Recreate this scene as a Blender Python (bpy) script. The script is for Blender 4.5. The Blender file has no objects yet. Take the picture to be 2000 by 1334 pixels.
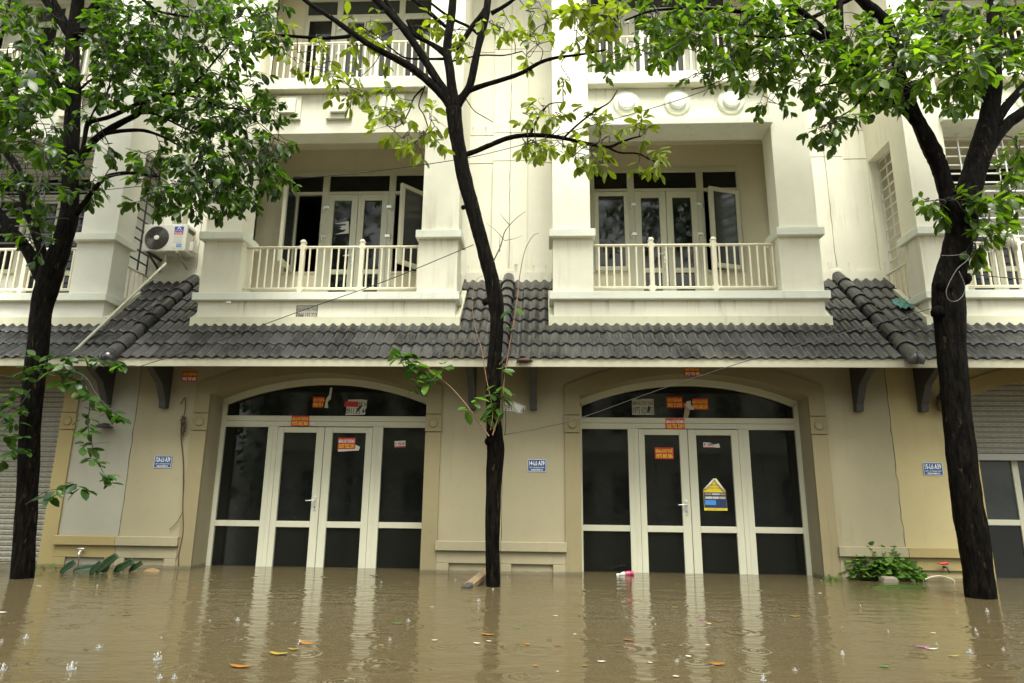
import bpy, bmesh, math, random
import numpy as np
from mathutils import Vector, Matrix, noise as mnoise
random.seed(7); rng = np.random.default_rng(7)
S = bpy.context.scene
COL = S.collection
# ------------------------------------------------------------------ camera
FPX = 1294.6375                      # focal length in pixels of the 2000 px wide photograph
R3 = Matrix(((0.9989072751971574, -0.00022370015306204076, 0.046735484553304577),
             (0.045468305548432716, -0.22667723325863354, -0.9729080455586567),
             (0.010811510012251446, 0.9739699080980133, -0.2264193661567014)))
CAM = Vector((0, -10, 1.0621))
cd = bpy.data.cameras.new('camera'); cam = bpy.data.objects.new('camera', cd); COL.objects.link(cam)
cd.sensor_width = 36; cd.lens = FPX / 2000 * 36; cd.clip_end = 800; cd.clip_start = 0.05
cam.matrix_world = Matrix.Translation(CAM) @ R3.to_4x4()
S.camera = cam
S.render.resolution_x = 1024; S.render.resolution_y = 683
# ------------------------------------------------------------------ world, sun, exposure
SUN_EL, SUN_AZ = math.radians(64), math.radians(168)     # azimuth from +Y clockwise: behind the camera
W = bpy.data.worlds.new('World'); S.world = W; W.use_nodes = True
nt = W.node_tree; bg = nt.nodes['Background']
sky = nt.nodes.new('ShaderNodeTexSky'); sky.sky_type = 'NISHITA'; sky.sun_disc = False
sky.sun_elevation = SUN_EL; sky.sun_rotation = SUN_AZ; sky.dust_density = 4; sky.air_density = 1.0
hsv = nt.nodes.new('ShaderNodeHueSaturation'); hsv.inputs['Saturation'].default_value = 0.18
tint = nt.nodes.new('ShaderNodeMix'); tint.data_type = 'RGBA'; tint.blend_type = 'MULTIPLY'
tint.inputs[0].default_value = 1; tint.inputs[7].default_value = (0.985, 1.0, 0.92, 1)
nt.links.new(sky.outputs[0], hsv.inputs['Color']); nt.links.new(hsv.outputs[0], tint.inputs[6])
nt.links.new(tint.outputs[2], bg.inputs[0]); bg.inputs[1].default_value = 0.10
sl = bpy.data.lights.new('sun', 'SUN'); sl.energy = 1.5; sl.angle = math.radians(32); sl.color = (1, .99, .90)
so = bpy.data.objects.new('sun', sl); COL.objects.link(so)
sd = Vector((math.sin(SUN_AZ) * math.cos(SUN_EL), math.cos(SUN_AZ) * math.cos(SUN_EL), math.sin(SUN_EL)))
so.rotation_euler = sd.to_track_quat('Z', 'Y').to_euler(); so.location = (0, -12, 20)
S.view_settings.view_transform = 'Standard'; S.view_settings.look = 'None'
S.view_settings.exposure = 2.0; S.view_settings.gamma = 1
S.cycles.max_bounces = 8; S.cycles.transparent_max_bounces = 8; S.cycles.use_denoising = True
S.cycles.sample_clamp_indirect = 6

# ------------------------------------------------------------------ helpers
def bp(px, py, Y=None, Z=None, X=None):
    """a point of the photograph (2000 px wide) taken to its real depth plane"""
    d = R3 @ Vector((px - 1000, 667 - py, -FPX))
    t = (Y - CAM.y) / d.y if Y is not None else ((Z - CAM.z) / d.z if Z is not None else (X - CAM.x) / d.x)
    return CAM + d * t

class MB:
    def __init__(s): s.v = []; s.f = []; s.sm = []
    def add(s, vs, fs, smooth=False):
        o = len(s.v); s.v += [tuple(p) for p in vs]; s.f += [[i + o for i in q] for q in fs]; s.sm += [smooth] * len(fs)
    def box(s, x0, x1, y0, y1, z0, z1):
        s.add([(x0,y0,z0),(x1,y0,z0),(x1,y1,z0),(x0,y1,z0),(x0,y0,z1),(x1,y0,z1),(x1,y1,z1),(x0,y1,z1)],
              [(0,3,2,1),(4,5,6,7),(0,1,5,4),(1,2,6,5),(2,3,7,6),(3,0,4,7)]); return s
    def obox(s, c, ax, ay, az):
        c = Vector(c); vs = []
        for k in (-1, 1):
            for (i, j) in ((-1,-1),(1,-1),(1,1),(-1,1)): vs.append(c + ax*i + ay*j + az*k)
        s.add(vs, [(0,3,2,1),(4,5,6,7),(0,1,5,4),(1,2,6,5),(2,3,7,6),(3,0,4,7)]); return s
    def prism_y(s, poly, y0, y1):          # polygon (x,z), counter-clockwise seen from -y
        n = len(poly)
        s.add([(x,y0,z) for x,z in poly] + [(x,y1,z) for x,z in poly],
              [list(range(n)), list(range(2*n-1, n-1, -1))] + [(i, i+n, (i+1)%n+n, (i+1)%n) for i in range(n)]); return s
    def prism_x(s, poly, x0, x1):          # polygon (y,z)
        n = len(poly)
        s.add([(x0,y,z) for y,z in poly] + [(x1,y,z) for y,z in poly],
              [list(range(n-1,-1,-1)), list(range(n, 2*n))] + [(i, (i+1)%n, (i+1)%n+n, i+n) for i in range(n)]); return s
    def tube(s, pts, r, n=8, caps=True, jit=0, relief=0):
        pts = [Vector(p) for p in pts]; m = len(pts)
        rs = r if isinstance(r, (list, tuple)) else [r]*m
        vs = []; u = None
        for i, p in enumerate(pts):
            t = (pts[min(i+1,m-1)] - pts[max(i-1,0)])
            if t.length < 1e-9: t = Vector((0,0,1))
            t.normalize()
            if u is None:
                u = t.orthogonal().normalized()
            else:
                u = (u - t*u.dot(t)); u = u.normalized() if u.length > 1e-6 else t.orthogonal().normalized()
            w = t.cross(u)
            for k in range(n):
                a = 2*math.pi*k/n
                rr = rs[i]*(1 + (random.uniform(-jit, jit) if jit else 0))
                q = p + (u*math.cos(a) + w*math.sin(a))*rr
                if relief:
                    e = Vector((q.x*16, q.y*16, q.z*1.7)); rr *= 1 + relief*(mnoise.noise(e) + .5*mnoise.noise(e*2.3)); q = p + (u*math.cos(a) + w*math.sin(a))*rr
                vs.append(q)
        fs = [(i*n+k, i*n+(k+1)%n, (i+1)*n+(k+1)%n, (i+1)*n+k) for i in range(m-1) for k in range(n)]
        if caps: fs += [list(range(n-1,-1,-1)), list(range((m-1)*n, m*n))]
        s.add(vs, fs, True); return s
    def cyl_y(s, cx, cz, r, y0, y1, n=32):
        return s.prism_y([(cx + r*math.cos(2*math.pi*k/n), cz + r*math.sin(2*math.pi*k/n)) for k in range(n)], y0, y1)
    def lathe(s, prof, c=(0,0,0), axis=None, n=20):   # profile of (radius, height)
        c = Vector(c); axis = Vector(axis or (0,0,1)).normalized(); u = axis.orthogonal().normalized(); w = axis.cross(u)
        vs = [c + axis*h + (u*math.cos(2*math.pi*k/n) + w*math.sin(2*math.pi*k/n))*r for r, h in prof for k in range(n)]
        m = len(prof)
        fs = [(i*n+k, i*n+(k+1)%n, (i+1)*n+(k+1)%n, (i+1)*n+k) for i in range(m-1) for k in range(n)]
        fs += [list(range(n-1,-1,-1)), list(range((m-1)*n, m*n))]
        s.add(vs, fs, True); return s
    def sphere(s, c, r, n=8):
        c = Vector(c); rr = r if isinstance(r, (tuple, list)) else (r,r,r)
        vs = [c + Vector((0,0,-rr[2]))]; 
        for i in range(1, n//2+1):
            th = math.pi*i/(n//2+1)
            for k in range(n): vs.append(c + Vector((rr[0]*math.sin(th)*math.cos(2*math.pi*k/n), rr[1]*math.sin(th)*math.sin(2*math.pi*k/n), -rr[2]*math.cos(th))))
        vs.append(c + Vector((0,0,rr[2]))); L = n//2; fs = []
        for k in range(n):
            fs.append((0, 1+(k+1)%n, 1+k)); fs.append((len(vs)-1, 1+(L-1)*n+k, 1+(L-1)*n+(k+1)%n))
            for i in range(L-1): fs.append((1+i*n+k, 1+i*n+(k+1)%n, 1+(i+1)*n+(k+1)%n, 1+(i+1)*n+k))
        s.add(vs, fs, True); return s
    def build(s, name, mat, parent=None, bevel=0, rev=False):
        me = bpy.data.meshes.new(name); me.from_pydata(s.v, [], s.f)
        me.polygons.foreach_set('use_smooth', s.sm); me.update()
        o = bpy.data.objects.new(name, me); COL.objects.link(o); me.materials.append(mat)
        if parent: o.parent = parent
        if bevel:
            b = o.modifiers.new('bevel', 'BEVEL'); b.width = bevel; b.segments = 2; b.limit_method = 'ANGLE'; b.angle_limit = math.radians(50)
        return o

def tag(o, label=None, cat=None, group=None, kind=None):
    if label: o['label'] = label
    if cat: o['category'] = cat
    if group: o['group'] = group
    if kind: o['kind'] = kind
    return o
def empty(name, loc, label, cat, group=None):
    o = bpy.data.objects.new(name, None); COL.objects.link(o); o.location = loc; o.empty_display_size = .2
    return tag(o, label, cat, group)
def dup(o, parent=None, loc=None):
    c = o.copy(); COL.objects.link(c); c.parent = parent
    if loc is not None: c.location = loc
    return c
def copy_tree(o, parent=None):
    c = dup(o, parent)
    for ch in [x for x in COL.objects if x.parent == o]: copy_tree(ch, c)
    return c
def catmull(pts, k=5):
    pts = [np.array(p, float) for p in pts]; P = [2*pts[0]-pts[1]] + pts + [2*pts[-1]-pts[-2]]; out = []
    for i in range(1, len(P)-2):
        a, b, c, d = P[i-1:i+3]
        for j in range(k):
            t = j/k; out.append(.5*((2*b) + (c-a)*t + (2*a-5*b+4*c-d)*t*t + (3*b-a-3*c+d)*t**3))
    out.append(pts[-1]); return out

# ------------------------------------------------------------------ materials
def new_mat(name):
    m = bpy.data.materials.new(name); m.use_nodes = True
    return m, m.node_tree, m.node_tree.nodes['Principled BSDF']
def nd(t, kind, **kw):
    n = t.nodes.new(kind)
    for k, v in kw.items(): setattr(n, k, v)
    return n
def noise(t, vec, scale, detail=5, rough=.55):
    n = nd(t, 'ShaderNodeTexNoise'); n.inputs['Scale'].default_value = scale; n.inputs['Detail'].default_value = detail; n.inputs['Roughness'].default_value = rough
    t.links.new(vec, n.inputs['Vector']); return n
def ramp(t, fac, stops):
    r = nd(t, 'ShaderNodeValToRGB'); e = r.color_ramp.elements
    while len(e) < len(stops): e.new(.5)
    for i, (p, c) in enumerate(stops): e[i].position = p; e[i].color = (*c, 1) if len(c) == 3 else c
    t.links.new(fac, r.inputs[0]); return r
def mixc(t, fac, a, b, mode='MIX'):
    m = nd(t, 'ShaderNodeMix', data_type='RGBA', blend_type=mode)
    for k, v in ((0, fac), (6, a), (7, b)):
        if hasattr(v, 'is_linked'): t.links.new(v, m.inputs[k])
        else: m.inputs[k].default_value = v if k == 0 else (*v, 1)
    return m.outputs[2]
def mapping(t, scale, world=False):
    if world:
        src = nd(t, 'ShaderNodeNewGeometry').outputs['Position']
    else:
        src = nd(t, 'ShaderNodeTexCoord').outputs['Object']
    m = nd(t, 'ShaderNodeMapping'); m.inputs['Scale'].default_value = scale; t.links.new(src, m.inputs['Vector'])
    return m.outputs[0]
def bump(t, b, h, strength=.2, dist=.01):
    n = nd(t, 'ShaderNodeBump'); n.inputs['Strength'].default_value = strength; n.inputs['Distance'].default_value = dist
    t.links.new(h, n.inputs['Height']); t.links.new(n.outputs[0], b.inputs['Normal']); return n

def stucco(name, col, dirt=.35, stain=(.30,.27,.20), streak=.5, grain=60, rough=.85, damp=True, drips=()):
    m, t, b = new_mat(name)
    v = mapping(t, (1,1,1), True)
    big = noise(t, v, 1.1, 6, .6)
    c1 = mixc(t, ramp(t, big.outputs[0], [(.35,(0,0,0)),(.72,(1,1,1))]).outputs[0], tuple(x*.93 for x in col), tuple(min(1,x*1.04) for x in col))
    # rain streaks running down the render
    vs = mapping(t, (9,9,.55), True)
    st = noise(t, vs, 1.0, 6, .65)
    f = ramp(t, st.outputs[0], [(.52,(0,0,0)),(.78,(streak,)*3)])
    patch = ramp(t, noise(t, v, .8, 4).outputs[0], [(.45,(0,0,0)),(.7,(1,1,1))])
    ff = nd(t, 'ShaderNodeMath', operation='MULTIPLY'); t.links.new(f.outputs[0], ff.inputs[0]); t.links.new(patch.outputs[0], ff.inputs[1])
    c2 = mixc(t, ff.outputs[0], c1, stain)
    fine = noise(t, v, 7, 8, .7)
    f2 = ramp(t, fine.outputs[0], [(.55,(0,0,0)),(.8,(dirt,)*3)])
    c3 = mixc(t, f2.outputs[0], c2, tuple(.5*a+.5*s for a, s in zip(col, stain)))
    sep = nd(t, 'ShaderNodeSeparateXYZ'); t.links.new(v, sep.inputs[0])
    zz = nd(t, 'ShaderNodeMath', operation='MULTIPLY_ADD'); nz = noise(t, v, 5, 5, .6); t.links.new(nz.outputs[0], zz.inputs[0]); zz.inputs[1].default_value = -.06; t.links.new(sep.outputs[2], zz.inputs[2])
    wet = ramp(t, zz.outputs[0], [(.0,(.6,.6,.6)),(.005,(.4,.4,.4)),(.02,(0,0,0))])
    for dz in drips:
        dd = nd(t, 'ShaderNodeMath', operation='SUBTRACT'); dd.inputs[0].default_value = dz; t.links.new(sep.outputs[2], dd.inputs[1])
        rr = ramp(t, dd.outputs[0], [(0,(0,0,0)),(.004,(.85,.85,.85)),(.07,(.5,.5,.5)),(.24,(0,0,0))])
        dn_ = ramp(t, noise(t, mapping(t, (7,7,.25), True), 1.6, 4, .7).outputs[0], [(.56,(0,0,0)),(.70,(1,1,1))])
        mm = nd(t, 'ShaderNodeMath', operation='MULTIPLY'); t.links.new(rr.outputs[0], mm.inputs[0]); t.links.new(dn_.outputs[0], mm.inputs[1])
        c3 = mixc(t, mm.outputs[0], c3, (.20,.165,.11))
    if damp: c3 = mixc(t, wet.outputs[0], c3, tuple(x*.42 for x in stain))
    t.links.new(c3, b.inputs['Base Color']); b.inputs['Roughness'].default_value = rough
    g = noise(t, v, grain, 4, .6); bump(t, b, g.outputs[0], .25, .004)
    return m
def plain(name, col, rough=.5, metal=0, var=.12, scale=8, spec=.5, world=True):
    m, t, b = new_mat(name); v = mapping(t, (1,1,1), world)
    n = noise(t, v, scale, 5)
    c = mixc(t, n.outputs[0], tuple(x*(1-var) for x in col), tuple(min(1,x*(1+var)) for x in col))
    t.links.new(c, b.inputs['Base Color']); b.inputs['Roughness'].default_value = rough; b.inputs['Metallic'].default_value = metal
    b.inputs['Specular IOR Level'].default_value = spec
    return m

M = {}
CREAM = (.75,.725,.595)
M['cream'] = stucco('cream_render', CREAM, .22, (.36,.30,.18), .75, drips=(3.96, 4.966, 7.64))
M['cream_shade'] = stucco('cream_render_shaded', (.60,.545,.405), .3, (.33,.28,.18), .55)  # darker cream for the loggia walls; the recess shade is put into its colour
M['trim'] = stucco('pale_trim', (.74,.75,.65), .3, (.30,.30,.21), .75)
M['band'] = stucco('mossy_band', (.60,.58,.43), .6, (.20,.19,.13), .8)
M['white'] = stucco('white_render', (.70,.69,.60), .25, (.40,.36,.27), .4)
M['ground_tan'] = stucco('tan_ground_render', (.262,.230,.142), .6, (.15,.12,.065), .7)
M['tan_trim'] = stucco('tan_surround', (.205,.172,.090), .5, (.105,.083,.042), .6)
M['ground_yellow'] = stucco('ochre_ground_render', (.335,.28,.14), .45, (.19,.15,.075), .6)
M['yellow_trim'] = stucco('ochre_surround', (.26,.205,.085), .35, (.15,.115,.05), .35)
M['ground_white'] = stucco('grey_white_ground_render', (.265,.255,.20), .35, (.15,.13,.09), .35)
M['fascia'] = stucco('fascia_paint', (.36,.34,.25), .4, (.20,.165,.10), .7)
M['pvc'] = stucco('pvc_frame', (.50,.49,.375), .2, (.25,.215,.13), .35, 8, .35, False)
M['rail'] = plain('painted_railing', (.76,.70,.54), .4, 0, .10, 12)
M['steel'] = plain('grille_white_steel', (.62,.62,.58), .35, .3, .1)
M['dark_steel'] = plain('grille_dark_steel', (.05,.05,.045), .5, .3, .2)
M['bracket'] = plain('dark_bracket_timber', (.035,.036,.035), .6, 0, .35, 14)
M['metal'] = plain('handle_metal', (.66,.66,.62), .3, .6, .05)
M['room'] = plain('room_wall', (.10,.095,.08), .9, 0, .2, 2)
def glass(name, col, rough=.03):
    m, t, b = new_mat(name); v = mapping(t, (1,1,1), True)
    n = noise(t, v, 2.2, 7, .7)
    c = mixc(t, ramp(t, n.outputs[0], [(.45,(0,0,0)),(.85,(1,1,1))]).outputs[0], col, tuple(x*1.25+.0015 for x in col))
    t.links.new(c, b.inputs['Base Color'])
    r = ramp(t, noise(t, v, 5, 6, .7).outputs[0], [(.4,(rough,)*3),(.8,(rough+.16,)*3)]); t.links.new(r.outputs[0], b.inputs['Roughness'])
    b.inputs['IOR'].default_value = 1.45
    return m
M['glass'] = glass('dark_glass', (.006,.007,.006))
M['glass_reflect'] = glass('pale_reflection_glass', (.007,.0075,.007), .03)  # slightly paler base colour stands in for the grey reflections in this door
M['glass_grey'] = glass('grey_glass', (.03,.034,.034), .08)  # greyer and rougher than the other panes
# wavy glazed roof tile
def tile_mat():
    m, t, b = new_mat('charcoal_glazed_tile'); v = mapping(t, (1,1,1), True)
    sn = nd(t, 'ShaderNodeVectorMath', operation='SNAP'); sn.inputs[1].default_value = (.307,.272,10); t.links.new(v, sn.inputs[0])
    wn = nd(t, 'ShaderNodeTexWhiteNoise'); t.links.new(sn.outputs[0], wn.inputs['Vector'])
    c0 = mixc(t, wn.outputs[0], (.018,.018,.019), (.050,.049,.048))
    st = noise(t, mapping(t, (30,1.6,1.6), True), 1, 6, .65)
    c1 = mixc(t, ramp(t, st.outputs[0], [(.5,(0,0,0)),(.8,(.45,.45,.45))]).outputs[0], c0, (.075,.074,.072))
    moss = noise(t, v, 1.3, 6, .65)
    c2 = mixc(t, ramp(t, moss.outputs[0], [(.60,(0,0,0)),(.75,(.6,.6,.6))]).outputs[0], c1, (.10,.085,.05))
    sp = noise(t, v, 42, 3, .5)
    c3 = mixc(t, ramp(t, sp.outputs[0], [(.70,(0,0,0)),(.76,(.8,.8,.8))]).outputs[0], c2, (.30,.29,.26))
    t.links.new(c3, b.inputs['Base Color']); b.inputs['Roughness'].default_value = .2
    bump(t, b, st.outputs[0], .05, .003); return m
M['tile'] = tile_mat()
M['ridge'] = tile_mat(); M['ridge'].name = 'ridge_tile'
def bark_mat(name, a, b2, fleck):
    m, t, b = new_mat(name); v = mapping(t, (9,9,1.6), True)
    n = noise(t, v, 3.2, 8, .75); c = mixc(t, ramp(t, n.outputs[0], [(.42,(0,0,0)),(.66,(1,1,1))]).outputs[0], a, b2)
    f = noise(t, mapping(t, (14,14,3.5), True), 1.6, 5, .6)
    c = mixc(t, ramp(t, f.outputs[0], [(.62,(0,0,0)),(.69,(.8,.8,.8))]).outputs[0], c, fleck)
    t.links.new(c, b.inputs['Base Color']); b.inputs['Roughness'].default_value = .6; b.inputs['Specular IOR Level'].default_value = .035
    w = noise(t, mapping(t, (22,22,4), True), 2, 8, .75)
    bump(t, b, w.outputs[0], 1.0, .05); return m
M['bark'] = bark_mat('wet_black_bark', (.0014,.0012,.001), (.015,.012,.009), (.060,.040,.020))
M['twig'] = plain('thin_dark_twig', (.022,.017,.013), .7, 0, .3)
M['shoot'] = plain('young_brown_shoot', (.16,.085,.035), .6, 0, .3)
def leaf_mat(name, dark, light, trans, rough=.36, tf=.5):
    m, t, b = new_mat(name)
    g = nd(t, 'ShaderNodeNewGeometry')
    c = ramp(t, g.outputs['Random Per Island'], [(0, dark), (.55, tuple((a+b_)/2 for a, b_ in zip(dark, light))), (.93, light), (1, tuple(x*1.35 for x in light))])
    t.links.new(c.outputs[0], b.inputs['Base Color']); b.inputs['Roughness'].default_value = rough
    tr = nd(t, 'ShaderNodeBsdfTranslucent'); 
    cc = mixc(t, 1.0, c.outputs[0], trans, 'MULTIPLY'); t.links.new(cc, tr.inputs['Color'])
    mx = nd(t, 'ShaderNodeMixShader'); mx.inputs[0].default_value = tf
    out = t.nodes['Material Output']
    t.links.new(b.outputs[0], mx.inputs[1]); t.links.new(tr.outputs[0], mx.inputs[2]); t.links.new(mx.outputs[0], out.inputs[0]); return m
M['leaf_left'] = leaf_mat('deep_green_leaf', (.010,.027,.003), (.038,.080,.005), (3.2,3.2,1.1))
M['leaf_mid'] = leaf_mat('olive_green_leaf', (.080,.110,.008), (.16,.21,.014), (2.3,2.3,1.0), .38, .45)
M['leaf_right'] = leaf_mat('fresh_green_leaf', (.019,.048,.0045), (.064,.112,.008), (3.0,3.0,1.0))
M['leaf_low'] = leaf_mat('sprig_leaf', (.022,.070,.010), (.07,.14,.016), (1.8,1.9,1.0))
M['leaf_shade'] = leaf_mat('shaded_sprig_leaf', (.014,.046,.008), (.045,.10,.012), (1.8,1.9,1.0))  # darker copy of sprig_leaf; the shade on the low sprig is in its greens
M['leaf_vine'] = leaf_mat('floating_vine_leaf', (.045,.105,.018), (.14,.25,.05), (1.6,1.8,1.0))
M['banana'] = plain('banana_leaf_green', (.008,.026,.005), .5, 0, .4, 9, .25)
def water_mat():
    m, t, b = new_mat('muddy_flood_water'); v = mapping(t, (1,1,1), True)
    n = noise(t, v, .35, 4); c = mixc(t, n.outputs[0], (.068,.053,.027), (.086,.068,.035))
    t.links.new(c, b.inputs['Base Color']); b.inputs['Roughness'].default_value = .025; b.inputs['IOR'].default_value = 1.33
    a = noise(t, mapping(t, (1.2,3.4,1), True), 1.5, 4, .5)
    a2 = noise(t, mapping(t, (2.5,6.5,1), True), 2.6, 3, .5)
    # rings where rain drops have landed
    tot = None
    for sc, k, w in ((1.15, 42, .55), (1.9, 52, .4), (.8, 34, .5)):
        vo = nd(t, 'ShaderNodeTexVoronoi'); vo.voronoi_dimensions = '2D'; vo.inputs['Scale'].default_value = sc; vo.inputs['Randomness'].default_value = 1
        t.links.new(v, vo.inputs['Vector'])
        mu = nd(t, 'ShaderNodeMath', operation='MULTIPLY'); t.links.new(vo.outputs['Distance'], mu.inputs[0]); mu.inputs[1].default_value = k
        si = nd(t, 'ShaderNodeMath', operation='SINE'); t.links.new(mu.outputs[0], si.inputs[0])
        fa = ramp(t, vo.outputs['Distance'], [(0,(w*.3,)*3),(.10,(w,)*3),(.30,(0,0,0))])
        wn = ramp(t, nd(t, 'ShaderNodeSeparateColor').outputs[0], [(0,(0,0,0)),(1,(1,1,1))])
        t.links.new(vo.outputs['Color'], wn.inputs[0].links[0].from_node.inputs[0])
        wn.color_ramp.elements[0].position = .5; wn.color_ramp.elements[1].position = .62
        p = nd(t, 'ShaderNodeMath', operation='MULTIPLY'); t.links.new(si.outputs[0], p.inputs[0]); t.links.new(fa.outputs[0], p.inputs[1])
        p2 = nd(t, 'ShaderNodeMath', operation='MULTIPLY'); t.links.new(p.outputs[0], p2.inputs[0]); t.links.new(wn.outputs[0], p2.inputs[1])
        if tot is None: tot = p2
        else:
            ad = nd(t, 'ShaderNodeMath', operation='ADD'); t.links.new(tot.outputs[0], ad.inputs[0]); t.links.new(p2.outputs[0], ad.inputs[1]); tot = ad
    s1 = nd(t, 'ShaderNodeMath', operation='MULTIPLY_ADD'); t.links.new(a.outputs[0], s1.inputs[0]); s1.inputs[1].default_value = 2.2; t.links.new(tot.outputs[0], s1.inputs[2])
    s2 = nd(t, 'ShaderNodeMath', operation='MULTIPLY_ADD'); t.links.new(a2.outputs[0], s2.inputs[0]); s2.inputs[1].default_value = .9; t.links.new(s1.outputs[0], s2.inputs[2])
    bump(t, b, s2.outputs[0], .42, .012); return m
M['water'] = water_mat()
M['mud'] = plain('flooded_paving', (.12,.10,.07), .9, 0, .2, 3)

# ------------------------------------------------------------------ setting: ground and water
g = MB().box(-260, 260, -260, 260, -.9, -.55).build('ground', M['mud']); tag(g, kind='structure')
wm = MB().add([(-250,-250,0),(250,-250,0),(250,250,0),(-250,250,0)], [(0,1,2,3)])
wm = MB(); wm.add([(-250,-250,0),(250,-250,0),(250,250,0),(-250,250,0)], [(0,1,2,3)])
w = wm.build('water', M['water']); tag(w, kind='structure')

# ------------------------------------------------------------------ houses
PW = 5.537; HP = PW/2; YF = -.30; YR = .91
SL = .922                                       # rise of the awning roof per metre of depth
def roof_z(y): return 2.925 + SL*(y + 1.02)
def arc(u0, zc, r, n=24):                       # points of an arch from +u0 to -u0
    a = math.asin(u0/r); return [(r*math.sin(a - 2*a*k/n), zc + r*math.cos(a - 2*a*k/n)) for k in range(n+1)]
IN_R, IN_ZC = 4.24, 2.83-4.24                   # opening arch
OUT_R, OUT_ZC = 4.50, -1.448                    # outer line of the surround

def wall_with_arch(mb, y0, y1, ztop, half, u0=1.655):
    mb.box(-half, -u0, y0, y1, -.5, ztop); mb.box(u0, half, y0, y1, -.5, ztop)
    A = arc(u0, IN_ZC, IN_R)
    for k in range(len(A)-1):
        (xa, za), (xb, zb) = A[k], A[k+1]
        mb.prism_y([(xb,zb),(xa,za),(xa,ztop),(xb,ztop)], y0, y1)

def glass_pane(x0, x1, z0, z1, y, parent, mat='glass'):
    return MB().box(x0, x1, y-.006, y+.006, z0, z1).build('glass_pane', M[mat], parent)
def frame_rect(mb, x0, x1, z0, z1, y0, y1, t=.05, tb=None):
    tb = tb or t
    mb.box(x0, x0+t, y0, y1, z0, z1); mb.box(x1-t, x1, y0, y1, z0, z1)
    mb.box(x0+t, x1-t, y0, y1, z1-t, z1); mb.box(x0+t, x1-t, y0, y1, z0, z0+tb)
def handle(parent, x, y, z, d=-1):
    m = MB().box(x-.018, x+.018, y-.012, y, z-.12, z+.09)
    m.tube([(x,y-.01,z+.03),(x,y-.055,z+.03),(x+d*.02,y-.06,z+.03),(x+d*.13,y-.06,z+.025)], .010, 8)
    o = m.build('handle', M['metal'], parent, .004)
    k = MB().box(x-.006, x+.006, y-.0135, y-.0118, z-.085, z-.055); k.build('keyhole', M['dark_steel'], parent)

def entrance(root, gm='glass'):
    y0, y1, yg = .14, .22, .185
    f = MB()
    # outer frame follows the arch
    f.box(-1.69, -1.59, y0, y1, -.4, 2.45); f.box(1.59, 1.69, y0, y1, -.4, 2.45)
    A = arc(1.69, IN_ZC, IN_R+.012, 28); B = arc(1.59, IN_ZC-.02, IN_R-.085, 28)
    for k in range(28):
        f.prism_y([B[k+1], B[k], A[k], A[k+1]], y0, y1)
    f.box(-1.59, 1.59, y0, y1, 2.155, 2.235)             # transom bar
    f.box(-1.59, 1.59, y0+.012, y1-.01, 2.075, 2.151)
    for sx in (-1, 1):
        f.box(min(sx*.90, sx*.745), max(sx*.90, sx*.745), y0, y1, -.4, 2.072)     # mullion beside the leaves
        f.box(min(sx*.812, sx*.818), max(sx*.812, sx*.818), y0-.004, y0, -.4, 2.06)
        f.box(min(sx*1.59, sx*.9), max(sx*1.59, sx*.9), y0+.015, y1-.015, .57, .655)
        f.box(min(sx*1.59, sx*.9), max(sx*1.59, sx*.9), y0+.015, y1-.015, 2.062, 2.0745)
    door = f.build('entrance_frame', M['pvc'], root, .006)
    P = [(x, z) for x, z in arc(1.585, IN_ZC-.02, IN_R-.09, 28)]
    MB().prism_y([(-1.585, 2.23), (1.585, 2.23)] + P, yg-.006, yg+.006).build('transom_glass', M[gm], door)
    for sx in (-1, 1):
        a, b = sorted((sx*.905, sx*1.592))
        glass_pane(a, b, .65, 2.068, yg, door, gm); glass_pane(a, b, -.4, .575, yg, door)
    for x0, x1, ga, gb in ((-.742, -.012, -.652, -.134), (-.004, .742, .117, .636)):
        l = MB(); ya, yb = y0-.004, y1-.012
        l.box(x0, ga, ya, yb, -.4, 2.062); l.box(gb, x1, ya, yb, -.4, 2.062); l.box(ga, gb, ya, yb, 1.976, 2.062)
        l.box(ga, gb, ya, yb, .565, .655)
        lf = l.build('door_leaf', M['pvc'], root, .006)
        glass_pane(ga-.005, gb+.005, .65, 1.98, yg, lf, gm); glass_pane(ga-.005, gb+.005, -.4, .57, yg, lf)
        if x0 < -.5: handle(lf, -.075, ya, .93)

def shutter_door(root, zb, side_glass):
    s = MB(); n = int((2.95-zb)/.078)
    for k in range(n):
        z = zb + k*.078
        s.prism_x([(.10, z), (.085, z+.012), (.082, z+.055), (.10, z+.0705)], -1.66, 1.66)
    s.box(-1.66, 1.66, .104, .125, zb-.02, 2.95)
    s.build('roller_shutter', plain('shutter_slat', (.235,.225,.18), .45, .1, .1), root)
    sl_ = MB()
    for k in range(n):
        for q in range(-15, 16): sl_.box(q*.105-.035, q*.105+.035, .0808, .0818, zb+k*.078+.030, zb+k*.078+.035)
    sl_.build('shutter_slots', M['dark_steel'], root)
    if side_glass:
        b = MB().box(-1.66, 1.66, .06, .13, zb-.10, zb-.005); b.build('shutter_bottom_bar', plain('shutter_bar', (.27,.27,.24), .4, .2), root, .006)
        f = MB(); y0, y1 = .19, .25
        for x in (-1.66, -.86, -.10, .72, 1.58): f.box(x, x+.09, y0, y1, -.4, 2.4)
        for xa, xb in ((-1.57,-.86),(-.77,-.10),(-.01,.72),(.81,1.58)): f.box(xa, xb, y0, y1, .72, .80)
        fr = f.build('sliding_door', M['white'] if False else M['pvc'], root, .006)
        for xa, xb in ((-1.57,-.86),(-.77,-.10),(-.01,.72),(.81,1.58)):
            glass_pane(xa, xb, .8, 2.4, .22, fr, 'glass_grey'); glass_pane(xa, xb, -.4, .72, .22, fr)

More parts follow.
